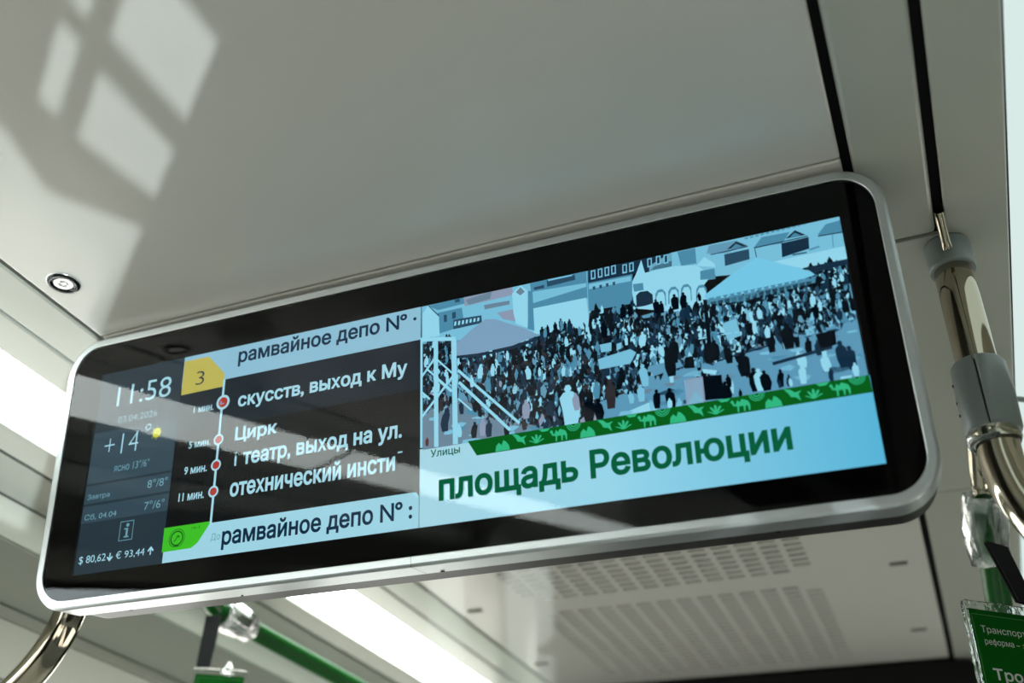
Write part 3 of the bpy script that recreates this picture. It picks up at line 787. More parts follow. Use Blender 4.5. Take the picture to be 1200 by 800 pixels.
('ground',1,(0.6970,-0.1203,0.9531,-0.0963,0.9538,-0.2232,0.5681,-0.2219,0.5038,-0.2202,0.5027,-0.0956)),
('grey',2,(0.5034,-0.1741,0.6075,-0.1704,0.6428,-0.2230,0.5038,-0.2202)),
('lav',3,(0.6656,-0.2204,0.6888,-0.2062,0.7022,-0.2058,0.6958,-0.2344)),
('lightest',3,(0.7144,-0.2188,0.7498,-0.2097,0.7575,-0.2182,0.7486,-0.2228,0.7159,-0.2217)),
('light',3,(0.6916,-0.1623,0.7419,-0.1486,0.7404,-0.1670,0.6999,-0.1732)),
('black',4,(0.6955,-0.1003,0.7157,-0.1017,0.7457,-0.1023,0.7488,-0.1185,0.8183,-0.1220,0.8193,-0.1127,0.8526,-0.1173,0.9508,-0.1107,0.9534,-0.1620,0.9226,-0.1662,0.8747,-0.1688,0.8538,-0.1736,0.8287,-0.1777,0.7824,-0.1796,0.7434,-0.1832,0.7169,-0.1856,0.6999,-0.1732,0.6453,-0.1678,0.5695,-0.1390,0.5427,-0.1259,0.5697,-0.1242,0.6334,-0.1160,0.6668,-0.1120,0.6925,-0.1184)),
('black',4,(0.9127,-0.0989,0.9527,-0.0991,0.9520,-0.1375,0.9163,-0.1296)),
('black',4,(0.5027,-0.0977,0.5398,-0.1031,0.5424,-0.1731,0.5034,-0.1760)),
('brown',5,(0.5457,-0.1295,0.5844,-0.1300,0.6462,-0.1488,0.7005,-0.1640,0.7313,-0.1699,0.7381,-0.1941,0.6981,-0.2006,0.6793,-0.2155,0.6430,-0.2185,0.5686,-0.1921,0.5455,-0.1542)),
('black',6,(0.7137,-0.1684,0.7367,-0.1690,0.7347,-0.1935,0.7146,-0.1926)),
('light',6,(0.9043,-0.1570,0.9181,-0.1437,0.9426,-0.1381,0.9534,-0.1477,0.9527,-0.1618,0.9386,-0.1633,0.9064,-0.1699)),
('light',6,(0.8509,-0.1309,0.8635,-0.1299,0.8667,-0.1555,0.8544,-0.1557)),
('black',7,(0.9142,-0.1698,0.9323,-0.1691,0.9315,-0.1838,0.9172,-0.1862)),
('black',7,(0.8780,-0.1441,0.9068,-0.1394,0.9046,-0.1660,0.8828,-0.1678)),
('black',7,(0.9150,-0.1646,0.9189,-0.1547,0.9227,-0.1555,0.9234,-0.1663)),
('deep',7,(0.8718,-0.1939,0.9275,-0.1873,0.9272,-0.1839,0.8713,-0.1905)),
('deep',7,(0.8119,-0.1816,0.8743,-0.1732,0.8741,-0.1714,0.8116,-0.1798)),
('ground',5,(0.8168,-0.1951,0.8682,-0.1872,0.9531,-0.1821,0.9531,-0.2189,0.8235,-0.2227)),
('lightest',6,(0.9302,-0.2163,0.9400,-0.2164,0.9389,-0.2230,0.9287,-0.2211)),
('ground',5,(0.7781,-0.1806,0.8247,-0.1769,0.8280,-0.1838,0.7811,-0.1929)),
('light',8,(0.7040,-0.1391,0.7167,-0.1388,0.7160,-0.1481,0.7052,-0.1479)),
('light',8,(0.7219,-0.1417,0.7273,-0.1409,0.7268,-0.1474,0.7213,-0.1492)),
('light',8,(0.7011,-0.1547,0.7355,-0.1501,0.7413,-0.1550,0.7343,-0.1658,0.7022,-0.1662)),
('light',8,(0.7861,-0.1939,0.8036,-0.1944,0.8024,-0.2207,0.7866,-0.2215)),
('lav',8,(0.7870,-0.1931,0.8046,-0.1928,0.8042,-0.2193,0.7860,-0.2196)),
('lightest',8,(0.8047,-0.1848,0.8191,-0.1893,0.8170,-0.1934,0.8058,-0.1895)),
('black',8,(0.8046,-0.1928,0.8227,-0.1944,0.8223,-0.2190,0.8044,-0.2176)),
('black',8,(0.7893,-0.1700,0.7978,-0.1698,0.7982,-0.1826,0.7882,-0.1816)),
('light',6,(0.8169,-0.1498,0.8270,-0.1491,0.8259,-0.1590,0.8167,-0.1589)),
('lightest',8,(0.8275,-0.1534,0.8440,-0.1540,0.8440,-0.1530,0.8274,-0.1523)),
('lightest',8,(0.8047,-0.1535,0.8149,-0.1537,0.8148,-0.1523,0.8047,-0.1521)),
('deep',8,(0.5428,-0.1189,0.5846,-0.1231,0.6381,-0.1170,0.6370,-0.1207,0.6089,-0.1250,0.5697,-0.1262,0.5437,-0.1231)),
('tent1',9,(0.5784,-0.0834,0.5622,-0.0923,0.5438,-0.1059,0.5367,-0.1147,0.5438,-0.1201,0.5698,-0.1222,0.6091,-0.1210,0.6382,-0.1145,0.6242,-0.1042,0.6050,-0.0941,0.5904,-0.0859)),
('mid',8,(0.8159,-0.1120,0.8528,-0.1154,0.9229,-0.1116,0.9221,-0.1170,0.8520,-0.1218,0.8170,-0.1179)),
('tent2',9,(0.8710,-0.0776,0.8477,-0.0885,0.8275,-0.1002,0.8156,-0.1071,0.8168,-0.1122,0.8530,-0.1136,0.8986,-0.1126,0.9233,-0.1089,0.9200,-0.1044,0.8974,-0.0915,0.8766,-0.0799)),
('deep',8,(0.9127,-0.0989,0.9551,-0.0987,0.9550,-0.1043,0.9237,-0.1062)),
('black',11,(0.8138,-0.1115,0.8176,-0.1124,0.8167,-0.1663,0.8125,-0.1663)),
('mid',10,(0.8194,-0.1113,0.8254,-0.1112,0.8224,-0.1158)),
('mid',10,(0.8263,-0.1113,0.8322,-0.1112,0.8292,-0.1157)),
('mid',10,(0.8331,-0.1112,0.8390,-0.1111,0.8360,-0.1157)),
('mid',10,(0.8399,-0.1112,0.8458,-0.1111,0.8427,-0.1156)),
('mid',10,(0.8466,-0.1111,0.8525,-0.1110,0.8495,-0.1155)),
('mid',10,(0.8534,-0.1111,0.8592,-0.1110,0.8562,-0.1155)),
('mid',10,(0.8600,-0.1110,0.8659,-0.1109,0.8628,-0.1154)),
('mid',10,(0.8667,-0.1109,0.8725,-0.1108,0.8695,-0.1153)),
('mid',10,(0.8734,-0.1109,0.8792,-0.1108,0.8761,-0.1153)),
('mid',10,(0.8800,-0.1108,0.8857,-0.1107,0.8827,-0.1152)),
('mid',10,(0.8866,-0.1108,0.8923,-0.1107,0.8892,-0.1151)),
('mid',10,(0.8931,-0.1107,0.8988,-0.1106,0.8958,-0.1151)),
('mid',10,(0.8996,-0.1107,0.9053,-0.1106,0.9023,-0.1150)),
('mid',10,(0.9061,-0.1106,0.9118,-0.1105,0.9088,-0.1150)),
('mid',10,(0.9126,-0.1106,0.9183,-0.1105,0.9152,-0.1149)),
('mid',10,(0.9191,-0.1105,0.9247,-0.1104,0.9216,-0.1148)),
('black',8,(0.8206,-0.1159,0.8266,-0.1158,0.8249,-0.1234,0.8217,-0.1218)),
('black',8,(0.8275,-0.1158,0.8334,-0.1157,0.8317,-0.1233,0.8285,-0.1217)),
('black',8,(0.8343,-0.1157,0.8402,-0.1156,0.8385,-0.1232,0.8353,-0.1216)),
('black',8,(0.8410,-0.1156,0.8469,-0.1154,0.8452,-0.1231,0.8420,-0.1214)),
('black',8,(0.8478,-0.1154,0.8537,-0.1153,0.8519,-0.1229,0.8487,-0.1213)),
('black',8,(0.8545,-0.1153,0.8604,-0.1152,0.8586,-0.1228,0.8554,-0.1212)),
('black',8,(0.8612,-0.1152,0.8670,-0.1151,0.8652,-0.1227,0.8621,-0.1211)),
('black',8,(0.8678,-0.1151,0.8736,-0.1150,0.8718,-0.1226,0.8687,-0.1209)),
('black',8,(0.8745,-0.1150,0.8803,-0.1149,0.8784,-0.1224,0.8754,-0.1208)),
('black',8,(0.8811,-0.1149,0.8868,-0.1148,0.8850,-0.1223,0.8819,-0.1207)),
('black',8,(0.8876,-0.1148,0.8934,-0.1147,0.8915,-0.1222,0.8885,-0.1206)),
('black',8,(0.8942,-0.1147,0.8999,-0.1146,0.8980,-0.1221,0.8950,-0.1205)),
('black',8,(0.9007,-0.1146,0.9064,-0.1145,0.9045,-0.1219,0.9015,-0.1203)),
('black',8,(0.9072,-0.1145,0.9129,-0.1144,0.9110,-0.1218,0.9080,-0.1202)),
('black',8,(0.9137,-0.1144,0.9193,-0.1143,0.9174,-0.1217,0.9144,-0.1201)),
('ground',8,(0.7530,-0.1722,0.7833,-0.1707,0.7868,-0.1786,0.7563,-0.1838)),
('light',8,(0.8296,-0.1413,0.8433,-0.1386,0.8460,-0.1576,0.8324,-0.1603)),
('ground',8,(0.7112,-0.2029,0.7378,-0.1986,0.7413,-0.2082,0.7165,-0.2146)),
('lightest',10,(0.5000,-0.0899,0.5013,-0.2179,0.5042,-0.2183,0.5032,-0.0905)),
('lightest',10,(0.5167,-0.0953,0.5176,-0.2195,0.5226,-0.2203,0.5219,-0.0964)),
('lightest',10,(0.5378,-0.0986,0.5392,-0.2202,0.5450,-0.2210,0.5439,-0.0998)),
('lightest',10,(0.5017,-0.0946,0.5429,-0.1019,0.5428,-0.0973,0.5015,-0.0899)),
('lightest',10,(0.5040,-0.1372,0.5182,-0.1198,0.5164,-0.1181,0.5021,-0.1356)),
('lightest',10,(0.5025,-0.1863,0.5406,-0.1442,0.5386,-0.1423,0.5004,-0.1845)),
('lightest',10,(0.5084,-0.1302,0.5388,-0.1616,0.5402,-0.1603,0.5099,-0.1288)),
('lightest',10,(0.5446,-0.1385,0.6128,-0.2100,0.6148,-0.2081,0.5467,-0.1364)),
('lightest',10,(0.5453,-0.1525,0.6021,-0.2157,0.6045,-0.2137,0.5478,-0.1504)),
('lightest',10,(0.5207,-0.1215,0.5389,-0.1410,0.5403,-0.1396,0.5221,-0.1201)),
('lightest',10,(0.5207,-0.1445,0.5368,-0.1613,0.5382,-0.1599,0.5222,-0.1432)),
('lightest',10,(0.5447,-0.1704,0.5603,-0.1866,0.5616,-0.1854,0.5461,-0.1692)),
('lightest',10,(0.5024,-0.1561,0.5116,-0.1657,0.5132,-0.1642,0.5040,-0.1547)),
]
FIGURES = [(0.8257, -0.2248, 0.0227, 'black'), (0.8448, -0.2003, 0.0248, 'black'), (0.8531, -0.2176, 0.0244, 'black'), (0.8579, -0.2176, 0.0226, 'lightest'), (0.8633, -0.2185, 0.0208, 'black'), (0.7787, -0.1743, 0.0278, 'black'), (0.7749, -0.1873, 0.0276, 'black'), (0.8134, -0.181, 0.0236, 'black'), (0.8186, -0.1793, 0.0218, 'black'), (0.832, -0.1846, 0.0198, 'black'), (0.8382, -0.221, 0.0087, 'black'), (0.873, -0.181, 0.025, 'black'), (0.889, -0.1806, 0.0267, 'black'), (0.9352, -0.2087, 0.0273, 'deep'), (0.9422, -0.2118, 0.0238, 'deep'), (0.9441, -0.2189, 0.0134, 'lightest'), (0.9221, -0.2199, 0.0135, 'deep'), (0.8752, -0.2181, 0.0086, 'deep'), (0.8838, -0.218, 0.012, 'deep'), (0.8853, -0.2182, 0.0085, 'lightest'), (0.6692, -0.2201, 0.0428, 'lightest'), (0.6763, -0.2059, 0.0186, 'lav'), (0.6639, -0.1665, 0.0115, 'lightest'), (0.6381, -0.1617, 0.0097, 'lightest'), (0.5712, -0.1521, 0.016, 'lightest'), (0.5859, -0.1519, 0.0139, 'lightest'), (0.573, -0.2162, 0.019, 'lav'), (0.6214, -0.2057, 0.0208, 'lav'), (0.5304, -0.2046, 0.0254, 'deep'), (0.5097, -0.2173, 0.0096, 'brownred'), (0.6878, -0.2215, 0.0276, 'black'), (0.6993, -0.2216, 0.0237, 'black'), (0.7115, -0.2102, 0.0313, 'brown'), (0.7575, -0.2182, 0.0198, 'black'), (0.7715, -0.2223, 0.0231, 'black'), (0.77, -0.2203, 0.0106, 'lightest'), (0.7787, -0.2253, 0.0141, 'light'), (0.7523, -0.219, 0.0107, 'light'), (0.743, -0.2085, 0.0182, 'light'), (0.7326, -0.2085, 0.0128, 'light'), (0.7477, -0.1931, 0.0239, 'light'), (0.7961, -0.1286, 0.0172, 'deep'), (0.7667, -0.1166, 0.0155, 'black'), (0.7719, -0.1177, 0.0135, 'black'), (0.786, -0.1169, 0.0174, 'black'), (0.7939, -0.1167, 0.0173, 'black'), (0.8107, -0.1127, 0.0095, 'black'), (0.7312, -0.1148, 0.0157, 'black'), (0.7384, -0.1144, 0.0137, 'black'), (0.7099, -0.1326, 0.0176, 'black'), (0.6738, -0.1204, 0.014, 'deep'), (0.8392, -0.1589, 0.0091, 'light'), (0.8711, -0.1654, 0.0126, 'lightest'), (0.9409, -0.1486, 0.0089, 'light'), (0.9309, -0.1374, 0.0072, 'lightest'), (0.9181, -0.1545, 0.0143, 'black')]

KEYS = ['light', 'lightest', 'mid', 'deep', 'dark', 'grey', 'grey2', 'lav', 'ground', 'black', 'brown', 'tent1', 'tent2', 'brownred']
bm = bmesh.new()
def inside(p, q):
    c = False; n_ = len(q)
    for i in range(n_):
        a, b = q[i], q[i - 1]
        if (a[1] > p[1]) != (b[1] > p[1]) and p[0] < (b[0] - a[0]) * (p[1] - a[1]) / (b[1] - a[1]) + a[0]: c = not c
    return c
U0, U1, VB, VT = .5005, .9548, -.2205, -.0508
def clampp(p): return (min(max(p[0], U0), U1), min(max(p[1], VB), VT))
PL = []
for key, lay, flat in PICTURE:
    pts = [clampp(p) for p in zip(flat[::2], flat[1::2])]
    PL.append((key, lay, pts))
    try:
        f = bm.faces.new([bm.verts.new((p[0], p[1], npl(12 + lay + (10 if lay >= 8 else 0)))) for p in pts]); f.material_index = KEYS.index(key)
    except ValueError: pass
bmesh.ops.triangulate(bm, faces=list(bm.faces))
def figure(u, v, h, key, lay):
    """a standing figure: body with shoulders and skirts, and a head"""
    mi = KEYS.index(key); w = h * random.uniform(.16, .22); t = random.uniform(-.06, .06) * h
    body = [(u - w * .7, v), (u + w * .75, v), (u + w * random.uniform(.8, 1.2), v + h * .35), (u + w + t, v + h * .72), (u + w * .5 + t, v + h * .83), (u - w * .5 + t, v + h * .83), (u - w + t, v + h * .70), (u - w * random.uniform(.8, 1.2), v + h * .35)]
    if any(not (U0 < p[0] < U1 and VB < p[1] < VT) for p in body): body = [clampp(p) for p in body]
    try: poly(bm, body, lay, mi)
    except ValueError: return
    hr = h * .095; c = (u + t, v + h * .91)
    if U0 + hr < c[0] < U1 - hr and c[1] < VT - hr: poly(bm, [(c[0] + hr * math.cos(a * math.pi / 3), c[1] + hr * 1.15 * math.sin(a * math.pi / 3)) for a in range(6)], lay, mi)
blacks = [p for k, l, p in PL if k in ('black', 'brown') and l in (4, 5)]
tents = [p for k, l, p in PL if l == 9]
rng = random.Random(11)
n_ok = 0
def size_at(v): return .0085 + (-.075 - v) / .145 * .0095
TONES = ('black', 'black', 'deep', 'dark', 'mid', 'light', 'lightest', 'grey2', 'deep', 'black')
for i in range(9000):
    u, v = rng.uniform(U0, U1), rng.uniform(VB, -.072)
    if not any(inside((u, v), q) for q in blacks): continue
    s = size_at(v)
    r_ = rng.random(); lay = 17.2 + (i % 193) * .015
    if any(inside((u, v + s * .5), q) for q in tents): continue
    if r_ < .17:
        figure(u, v, s * rng.uniform(.7, 1.2), rng.choice(('black', 'black', 'deep', 'black', 'lightest', 'mid')), lay)
    else:
        key = rng.choice(TONES)
        if u < .72 and rng.random() < .45: key = rng.choice(('black', 'black', 'brown', 'deep'))  # left side biased browner: reflected tint put into the crowd's colours
        if u < .70 and key in ('light', 'lightest') and rng.random() < .5: key = rng.choice(('brown', 'lav', 'black'))
        k_ = rng.randint(3, 6); rr = s * rng.uniform(.07, .24) * (.75 if key in ('light', 'lightest') else 1.1); tl = rng.uniform(-.5, .5); el = rng.uniform(.7, 2.4)
        pts = [clampp((u + rr * (rng.uniform(.5, 1.1) * math.cos(a * 2 * math.pi / k_) + tl * math.sin(a * 2 * math.pi / k_)), v + rr * el * rng.uniform(.7, 1.2) * math.sin(a * 2 * math.pi / k_))) for a in range(k_)]
        try: poly(bm, pts, lay, KEYS.index(key))
        except ValueError: pass
# loose figures on the open ground and along the edges of the crowd
grounds = [p for k, l, p in PL if k in ('ground', 'light', 'lav', 'grey') and l in (1, 2, 3, 5, 6, 7) and min(q[1] for q in p) < -.14]
for i in range(420):
    u, v = rng.uniform(U0, U1), rng.uniform(VB, -.10)
    if not any(inside((u, v), q) for q in grounds): continue
    s = size_at(v)
    if rng.random() < .30: figure(u, v, s * rng.uniform(.7, 1.1), rng.choice(('black', 'deep', 'black', 'lightest', 'brown')), 17.2 + (i % 97) * .03)
    else:
        rr = s * rng.uniform(.15, .6)
        pts = [clampp((u + rr * rng.uniform(.6, 1.4) * math.cos(a * 1.2566), v + rr * .35 * rng.uniform(.5, 1.2) * math.sin(a * 1.2566))) for a in range(5)]
        try: poly(bm, pts, 17.0, KEYS.index(rng.choice(('light', 'mid', 'grey', 'ground', 'dark'))))
        except ValueError: pass
for (u, v, h, key) in FIGURES:
    if key: figure(u, v, h, key, 39 + FIGURES.index((u, v, h, key)) * .03)
pic = dpart('square_photograph', bm, None, scr)
for k in KEYS: pic.data.materials.append(pm(k))
pic['label'] = 'old blue-toned photograph of a crowded market square with tents'
for p in pic.data.polygons:
    pass

# green ornament band with camels, plants and half rings
bm = bmesh.new(); poly(bm, [(.5566, -.2198), (.9545, -.2198), (.9550, -.2367), (.5665, -.2367)], 50); band = dpart('ornament_band', bm, pm('band'), scr)
bm = bmesh.new()
def sh(c, pts, s=1.0):
    q = [(min(c[0] + a * s, .9548), min(max(c[1] + b * s, -.2365), -.2200)) for a, b in pts]
    if max(p[0] for p in q) - min(p[0] for p in q) > .0005: poly(bm, q, 52)
camel = [[(-.0095, .0045), (-.0080, .0060), (-.0065, .0045), (-.0060, .0010), (-.0045, .0020), (-.0030, .0055), (-.0010, .0030), (.0010, .0058), (.0035, .0050), (.0070, .0030), (.0085, -.0010), (.0080, -.0065), (.0068, -.0065), (.0062, -.0015), (.0040, -.0012), (.0035, -.0065), (.0022, -.0065), (.0020, -.0012), (-.0020, -.0012), (-.0025, -.0068), (-.0038, -.0068), (-.0038, -.0010), (-.0075, .0000), (-.0085, .0030), (-.0095, .0032)]]
per = .0907
for k in range(5):
    c = (.9283 - per * k, -.2287)
    if c[0] < .65: continue
    for q in camel: sh(c, q)
    a = (.9439 - per * k, -.2200)
    for (r0, r1) in ((.0022, .0034), (.0046, .0056), (.0066, .0074)): 
        P = []
        for j in range(15):
            t = math.radians(180 + 180 * j / 14); P.append(((a[0] + r0 * math.cos(t), a[1] + r0 * math.sin(t)), (a[0] + r1 * math.cos(t), a[1] + r1 * math.sin(t))))
        for p, q in zip(P, P[1:]):
            if max(x[0] for x in (p + q)) < .9545: poly(bm, [p[0], q[0], q[1], p[1]], 52)
    # plant, bird, bush
    c2 = (c[0] - .0245, -.2300)
    for t in range(5): 
        an = math.radians(20 + 35 * t); sh(c2, [(-.0008, -.004), (.0072 * math.cos(an) - .0008, -.003 + .0075 * math.sin(an)), (.0085 * math.cos(an), -.003 + .009 * math.sin(an)), (.0072 * math.cos(an) + .0018, -.003 + .0070 * math.sin(an)), (.0012, -.004)])
    c3 = (c[0] - .0405, -.2260)
    sh(c3, [(-.010, .0060), (-.004, .0045), (.000, .0010), (.006, .0020), (.003, -.0010), (.0045, -.0080), (.0005, -.0040), (-.004, -.0030), (-.006, .0010)])
    c4 = (c[0] - .0620, -.2300)
    sh(c4, [(-.007, -.006), (-.006, .000), (-.003, .003), (.000, .000), (.002, .005), (.005, .003), (.008, -.001), (.009, -.006)])
    c5 = (c[0] - .0150, -.2205); sh(c5, [(-.006, .0003), (.006, .0003), (.003, -.0025), (-.003, -.0025)])
dpart('ornament', bm, pm('motif'), band)

# ================================================================== poles, rails and hanging cards
def pole(name, loc, label, group=None):
    r = empty(name, loc); tag(r, label, 'grab pole', group); return r
def pinned(name, bm, m, root, smooth=False):
    o = from_bm(name, bm, m, root, smooth); o.data.transform(Matrix.Translation(-root.location)); return o
# right: straight from the ceiling, then bending outwards below a grey collar
PX, PY = .0765, .988
rp_ = pole('grab_pole', V(PX, PY, H), 'polished grab pole with grey cap and split grey collar beside the display')
path = [V(PX, PY, z) for z in (.727, .66, .60, .54)] + smooth_path([V(PX, PY, .50), V(PX + .001, PY, .462), V(PX + .010, PY - .002, .420), V(PX + .034, PY - .008, .375), V(PX + .075, PY - .015, .335), V(PX + .16, PY - .02, .27), V(PX + .26, PY - .02, .20)], 10)
bm = bmesh.new(); add_tube(bm, path, .0200, 40); pinned('tube', bm, M['chrome'], rp_)
bm = bmesh.new(); add_tube(bm, [V(PX, PY, z) for z in (.7325, .729, .700, .6965)], .0240, 40, r_list=[.0225, .0240, .0240, .0228]); pinned('ceiling_cap', bm, M['grey_plastic'], rp_)
# collar: open ring with a slit and a chamfered lower lip
def collar(bm, c, z0, z1, ri_, ro_, slit_deg, slit_w=4):
    n = 72; R_ = []
    prof = [(ri_, z0), (ri_, z1), (ro_ - .0015, z1), (ro_, z1 - .002), (ro_ + .0012, (z0 + z1) / 2), (ro_, z0 + .004), (ro_ - .002, z0)]
    for k in range(n + 1):
        a = math.radians(slit_deg + slit_w / 2 + (360 - slit_w) * k / n)
        R_.append([bm.verts.new((c[0] + r_ * math.cos(a), c[1] + r_ * math.sin(a), z + FLOOR)) for r_, z in prof])
    for a, b in zip(R_, R_[1:]):
        for k in range(len(prof)): bm.faces.new((a[k], a[(k + 1) % len(prof)], b[(k + 1) % len(prof)], b[k])).smooth = True
    bm.faces.new(R_[0]); bm.faces.new(R_[-1][::-1])
bm = bmesh.new(); collar(bm, (PX, PY), .499, .577, .0203, .0262, -98); pinned('collar', bm, M['grey_plastic'], rp_)
bm = bmesh.new(); add_tube(bm, [V(PX, PY, .503), V(PX, PY, .574)], .0215, 40); pinned('collar_liner', bm, M['black_plastic'], rp_)
bm = bmesh.new(); collar(bm, (PX - .002, PY), .486, .500, .0203, .0245, 60, 90); pinned('collar_lip', bm, M['clear'], rp_)
for dz in (.522, .536, .556):
    bm = bmesh.new(); add_tube(bm, [V(PX - .0255, PY - .004, dz), V(PX - .0278, PY - .004, dz)], .0016, 10); pinned('collar_screw', bm, M['black_plastic'], rp_)

# left: its twin, seen below the display's corner
LX, LY = -1.038, .980
lp_ = pole('grab_pole', V(LX, LY, H), 'polished pipe curving down below the lower left corner of the display')
path = [V(LX, LY, z) for z in (.727, .66, .56, .50)] + smooth_path([V(LX, LY, .46), V(LX - .005, LY, .42), V(LX - .027, LY, .375), V(LX - .065, LY, .335), V(LX - .12, LY, .295), V(LX - .20, LY, .25)], 10)
bm = bmesh.new(); add_tube(bm, path, .0200, 40); pinned('tube', bm, M['chrome'], lp_)
bm = bmesh.new(); add_tube(bm, [V(LX, LY, z) for z in (.7325, .729, .700, .6965)], .0240, 40, r_list=[.0225, .0240, .0240, .0228]); pinned('ceiling_cap', bm, M['grey_plastic'], lp_)

# green rails
gr = pole('hand_rail', V(-1.15, 1.41, .59), 'green sleeved hand rail running away below the lit lamp, lower left'); gr['category'] = 'hand rail'
A_, B_ = V(-1.150, 1.395, .590), V(-1.150, 5.5, .590)
bm = bmesh.new(); add_tube(bm, [A_, A_ + (B_ - A_) * .5, B_], .0168, 32); pinned('green_sleeve', bm, M['green'], gr)
bm = bmesh.new(); add_tube(bm, smooth_path([V(-1.150, 1.40, .590), V(-1.150, 1.375, .600), V(-1.150, 1.36, .630), V(-1.14, 1.358, .68), V(-1.13, 1.358, .717)], 8), .0150, 24); pinned('end_bend', bm, M['green'], gr)
for yy in (2.9, 4.3):
    bm = bmesh.new(); add_tube(bm, [V(-1.15, yy, .60), V(-1.15, yy, .712)], .009, 16); pinned('hanger', bm, M['chrome'], gr)

st_ = pole('stanchion', V(.068, 1.34, H), 'thin upright tube with green sleeve behind the bent chrome pole'); st_['category'] = 'pole'
TA, TB = Vector((.074, 1.307, .628)), Vector((.067, 1.43, .505))
dirv = (TB - TA)
def tp(t): p = TA + dirv * t; return V(p.x, p.y, p.z)
bm = bmesh.new(); add_tube(bm, [V(.090, 1.235, .7325), V(.084, 1.262, .69), tp(0), tp(.36)], .0125, 24); pinned('tube', bm, M['chrome'], st_)
bm = bmesh.new(); add_tube(bm, [tp(.32), tp(.7), tp(1.0), tp(1.6), tp(2.6)], .0165, 28); pinned('green_sleeve', bm, M['green'], st_)

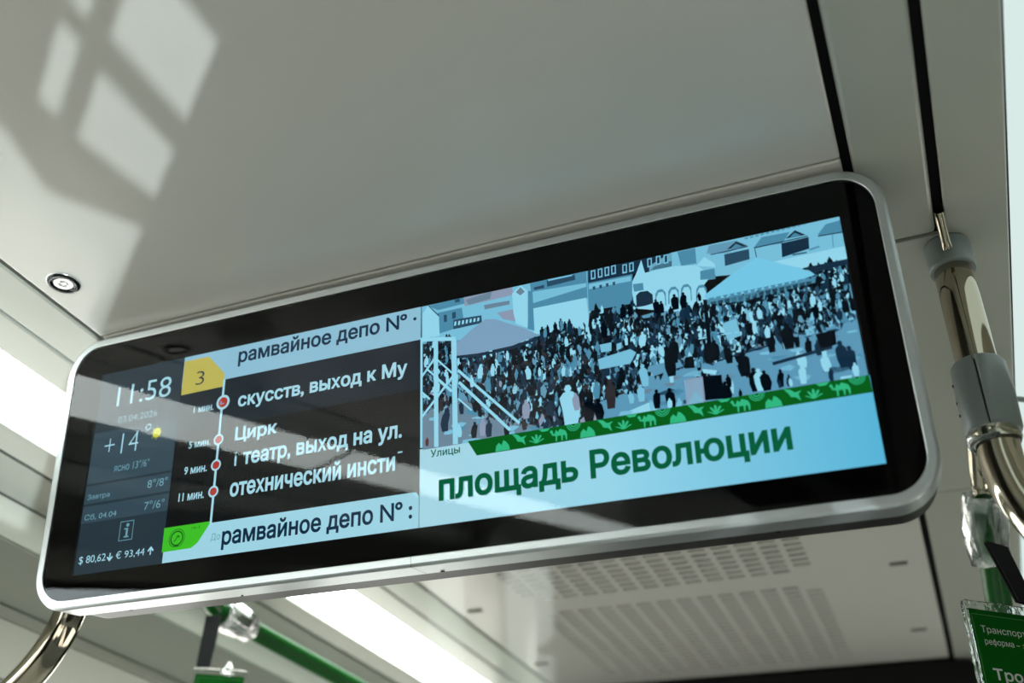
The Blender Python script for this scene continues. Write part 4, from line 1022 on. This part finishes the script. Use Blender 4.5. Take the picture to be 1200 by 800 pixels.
# hanging advert holders: clear clip round the rail, black strap, clear frame with a green card
def crinkled(bm, pts, r, n=28, amp=.09, seed=1):
    rg = random.Random(seed); rings = add_tube(bm, pts, r, n, caps=False, r_list=[r * (.86 + .20 * math.sin(math.pi * (k + .35) / (len(pts) - .3))) for k in range(len(pts))])
    for ri_, p in zip(rings, pts):
        p = Vector(p)
        for v in ri_: v.co = p + (v.co - p) * (1 + rg.uniform(-amp, amp))
    return rings
def holder(name, label, clip_pts, clip_r, strap_a, strap_b, strap_w, O, alpha, w, h, texts, seed):
    r = empty(name, O); tag(r, label, 'advert holder')
    inv = Matrix.Translation(-O)
    bm = bmesh.new(); crinkled(bm, clip_pts, clip_r, seed=seed)
    bmesh.ops.solidify(bm, geom=list(bm.faces), thickness=.0016)
    o = from_bm('clear_clip', bm, M['clear'], r, True); o.data.transform(inv)
    hd = Vector((math.cos(alpha), math.sin(alpha), 0)); dn = Vector((0, 0, -1)); nf = Vector((math.sin(alpha), -math.cos(alpha), 0))
    # strap: a doubled band of webbing
    bm = bmesh.new()
    a, b = Vector(strap_a), Vector(strap_b); d = (b - a).normalized(); side_ = d.cross(nf).normalized() * strap_w / 2
    for k in (-1, 1):
        q = nf * .0022 * k
        vs_ = [bm.verts.new(p + q + e) for e in (nf * .0012, -nf * .0012) for p in (a - side_, a + side_, b + side_ * .8, b - side_ * .8)]
        for f_ in ((0, 1, 2, 3), (7, 6, 5, 4), (0, 4, 5, 1), (1, 5, 6, 2), (2, 6, 7, 3), (3, 7, 4, 0)): bm.faces.new([vs_[i] for i in f_])
    o = from_bm('strap', bm, M['strap'], r); o.data.transform(inv)
    # local frame of the card: x along hd, y up, z to the viewer
    mc = Matrix.Identity(4)
    for i, ax in enumerate((hd, Vector((0, 0, 1)), nf)):
        for j in range(3): mc[j][i] = ax[j]
    bm = bmesh.new()
    outer = rrect(0, -h, w, 0, .004, 4); inner_ = rrect(.0045, -h + .0045, w - .0045, -.0095, .002, 4)
    for z0 in (.0022, -.0022):
        vo = [bm.verts.new((*p, z0)) for p in outer]; vi = [bm.verts.new((*p, z0)) for p in inner_]
        for k in range(len(vo)):
            j = (k + 1) % len(vo); f_ = (vo[k], vo[j], vi[j], vi[k]); bm.faces.new(f_ if z0 > 0 else f_[::-1])
        if z0 > 0: keep = (vo, vi)
        else:
            for k in range(len(vo)):
                j = (k + 1) % len(vo)
                bm.faces.new((keep[0][k], vo[k], vo[j], keep[0][j])); bm.faces.new((keep[1][k], keep[1][j], vi[j], vi[k]))
    o = from_bm('clear_frame', bm, M['clear'], r); o.data.transform(mc)
    bm = bmesh.new(); add_tube(bm, [(w * .62, .012, 0), (w * .62 + .0001, -.006, 0)], .011, 18, r_list=[.004, .011]); o = from_bm('clear_lug', bm, M['clear'], r); o.data.transform(mc)
    for lx in (.005, .0155):
        bm = bmesh.new(); add_tube(bm, [(lx, -.0050, .0021), (lx, -.0050, .0032)], .0016 if lx > .01 else .0026, 14); o = from_bm('rivet', bm, M['clear'], r); o.data.transform(mc)
    bm = bmesh.new(); add_box(bm, (.004, -h + .004, -.0008), (w - .004, -.0095, .0008)); card = from_bm('card', bm, M['green_card'], r); card.data.transform(mc)
    bm = bmesh.new()
    for (x0, y0, x1, y1) in ((.0085, -.0150, w - .008, -.0146), (.0085, -h + .01, .0089, -.0150)): add_box(bm, (x0, y0, .0008), (x1, y1, .0011))
    o = from_bm('card_line', bm, M['card_line'], card); o.data.transform(mc)
    for (body, box, m_, bd) in texts:
        me = text_mesh(body, bd); fit(me, box)
        for v in me.vertices: v.co.z = .0013
        me.update()
        o = link('lettering', me, M[m_], card); me.transform(mc)
        o['label'] = 'lettering "%s"' % body
    return r
O_r = V(.018, 1.193, .412)
holder('advert_holder', 'clear holder with green lettered card hanging beside the chrome pole, lower right',
       [V(.072, 1.344, .597), V(.0685, 1.357, .580), V(.067, 1.367, .568), V(.066, 1.378, .556), V(.066, 1.388, .544), V(.067, 1.400, .528)], .0265,
       V(.070, 1.285, .505), V(.084, 1.247, .418), .027, O_r, math.radians(38), .155, .20,
       [('Транспортная', (.0165, -.0365, .0900, -.0270), 'card_white', 0), ('реформа \u2013', (.0180, -.0490, .0610, -.0405), 'card_white', 0), ('з', (.0645, -.0475, .0685, -.0425), 'card_yellow', .01),
        ('Троллейбус', (.0200, -.0880, .1350, -.0720), 'card_white', .02)], 3)
O_l = V(-1.100, 1.330, .475)
holder('advert_holder', 'clear advert holder with green card hanging from the green rail, lower left',
       [V(-1.150, 1.402, .590), V(-1.150, 1.415, .590), V(-1.150, 1.43, .590), V(-1.150, 1.455, .590), V(-1.150, 1.49, .590)], .0275,
       V(-1.143, 1.385, .575), V(-1.118, 1.352, .478), .026, V(-1.133, 1.350, .478), math.radians(30), .085, .12, [], 5)
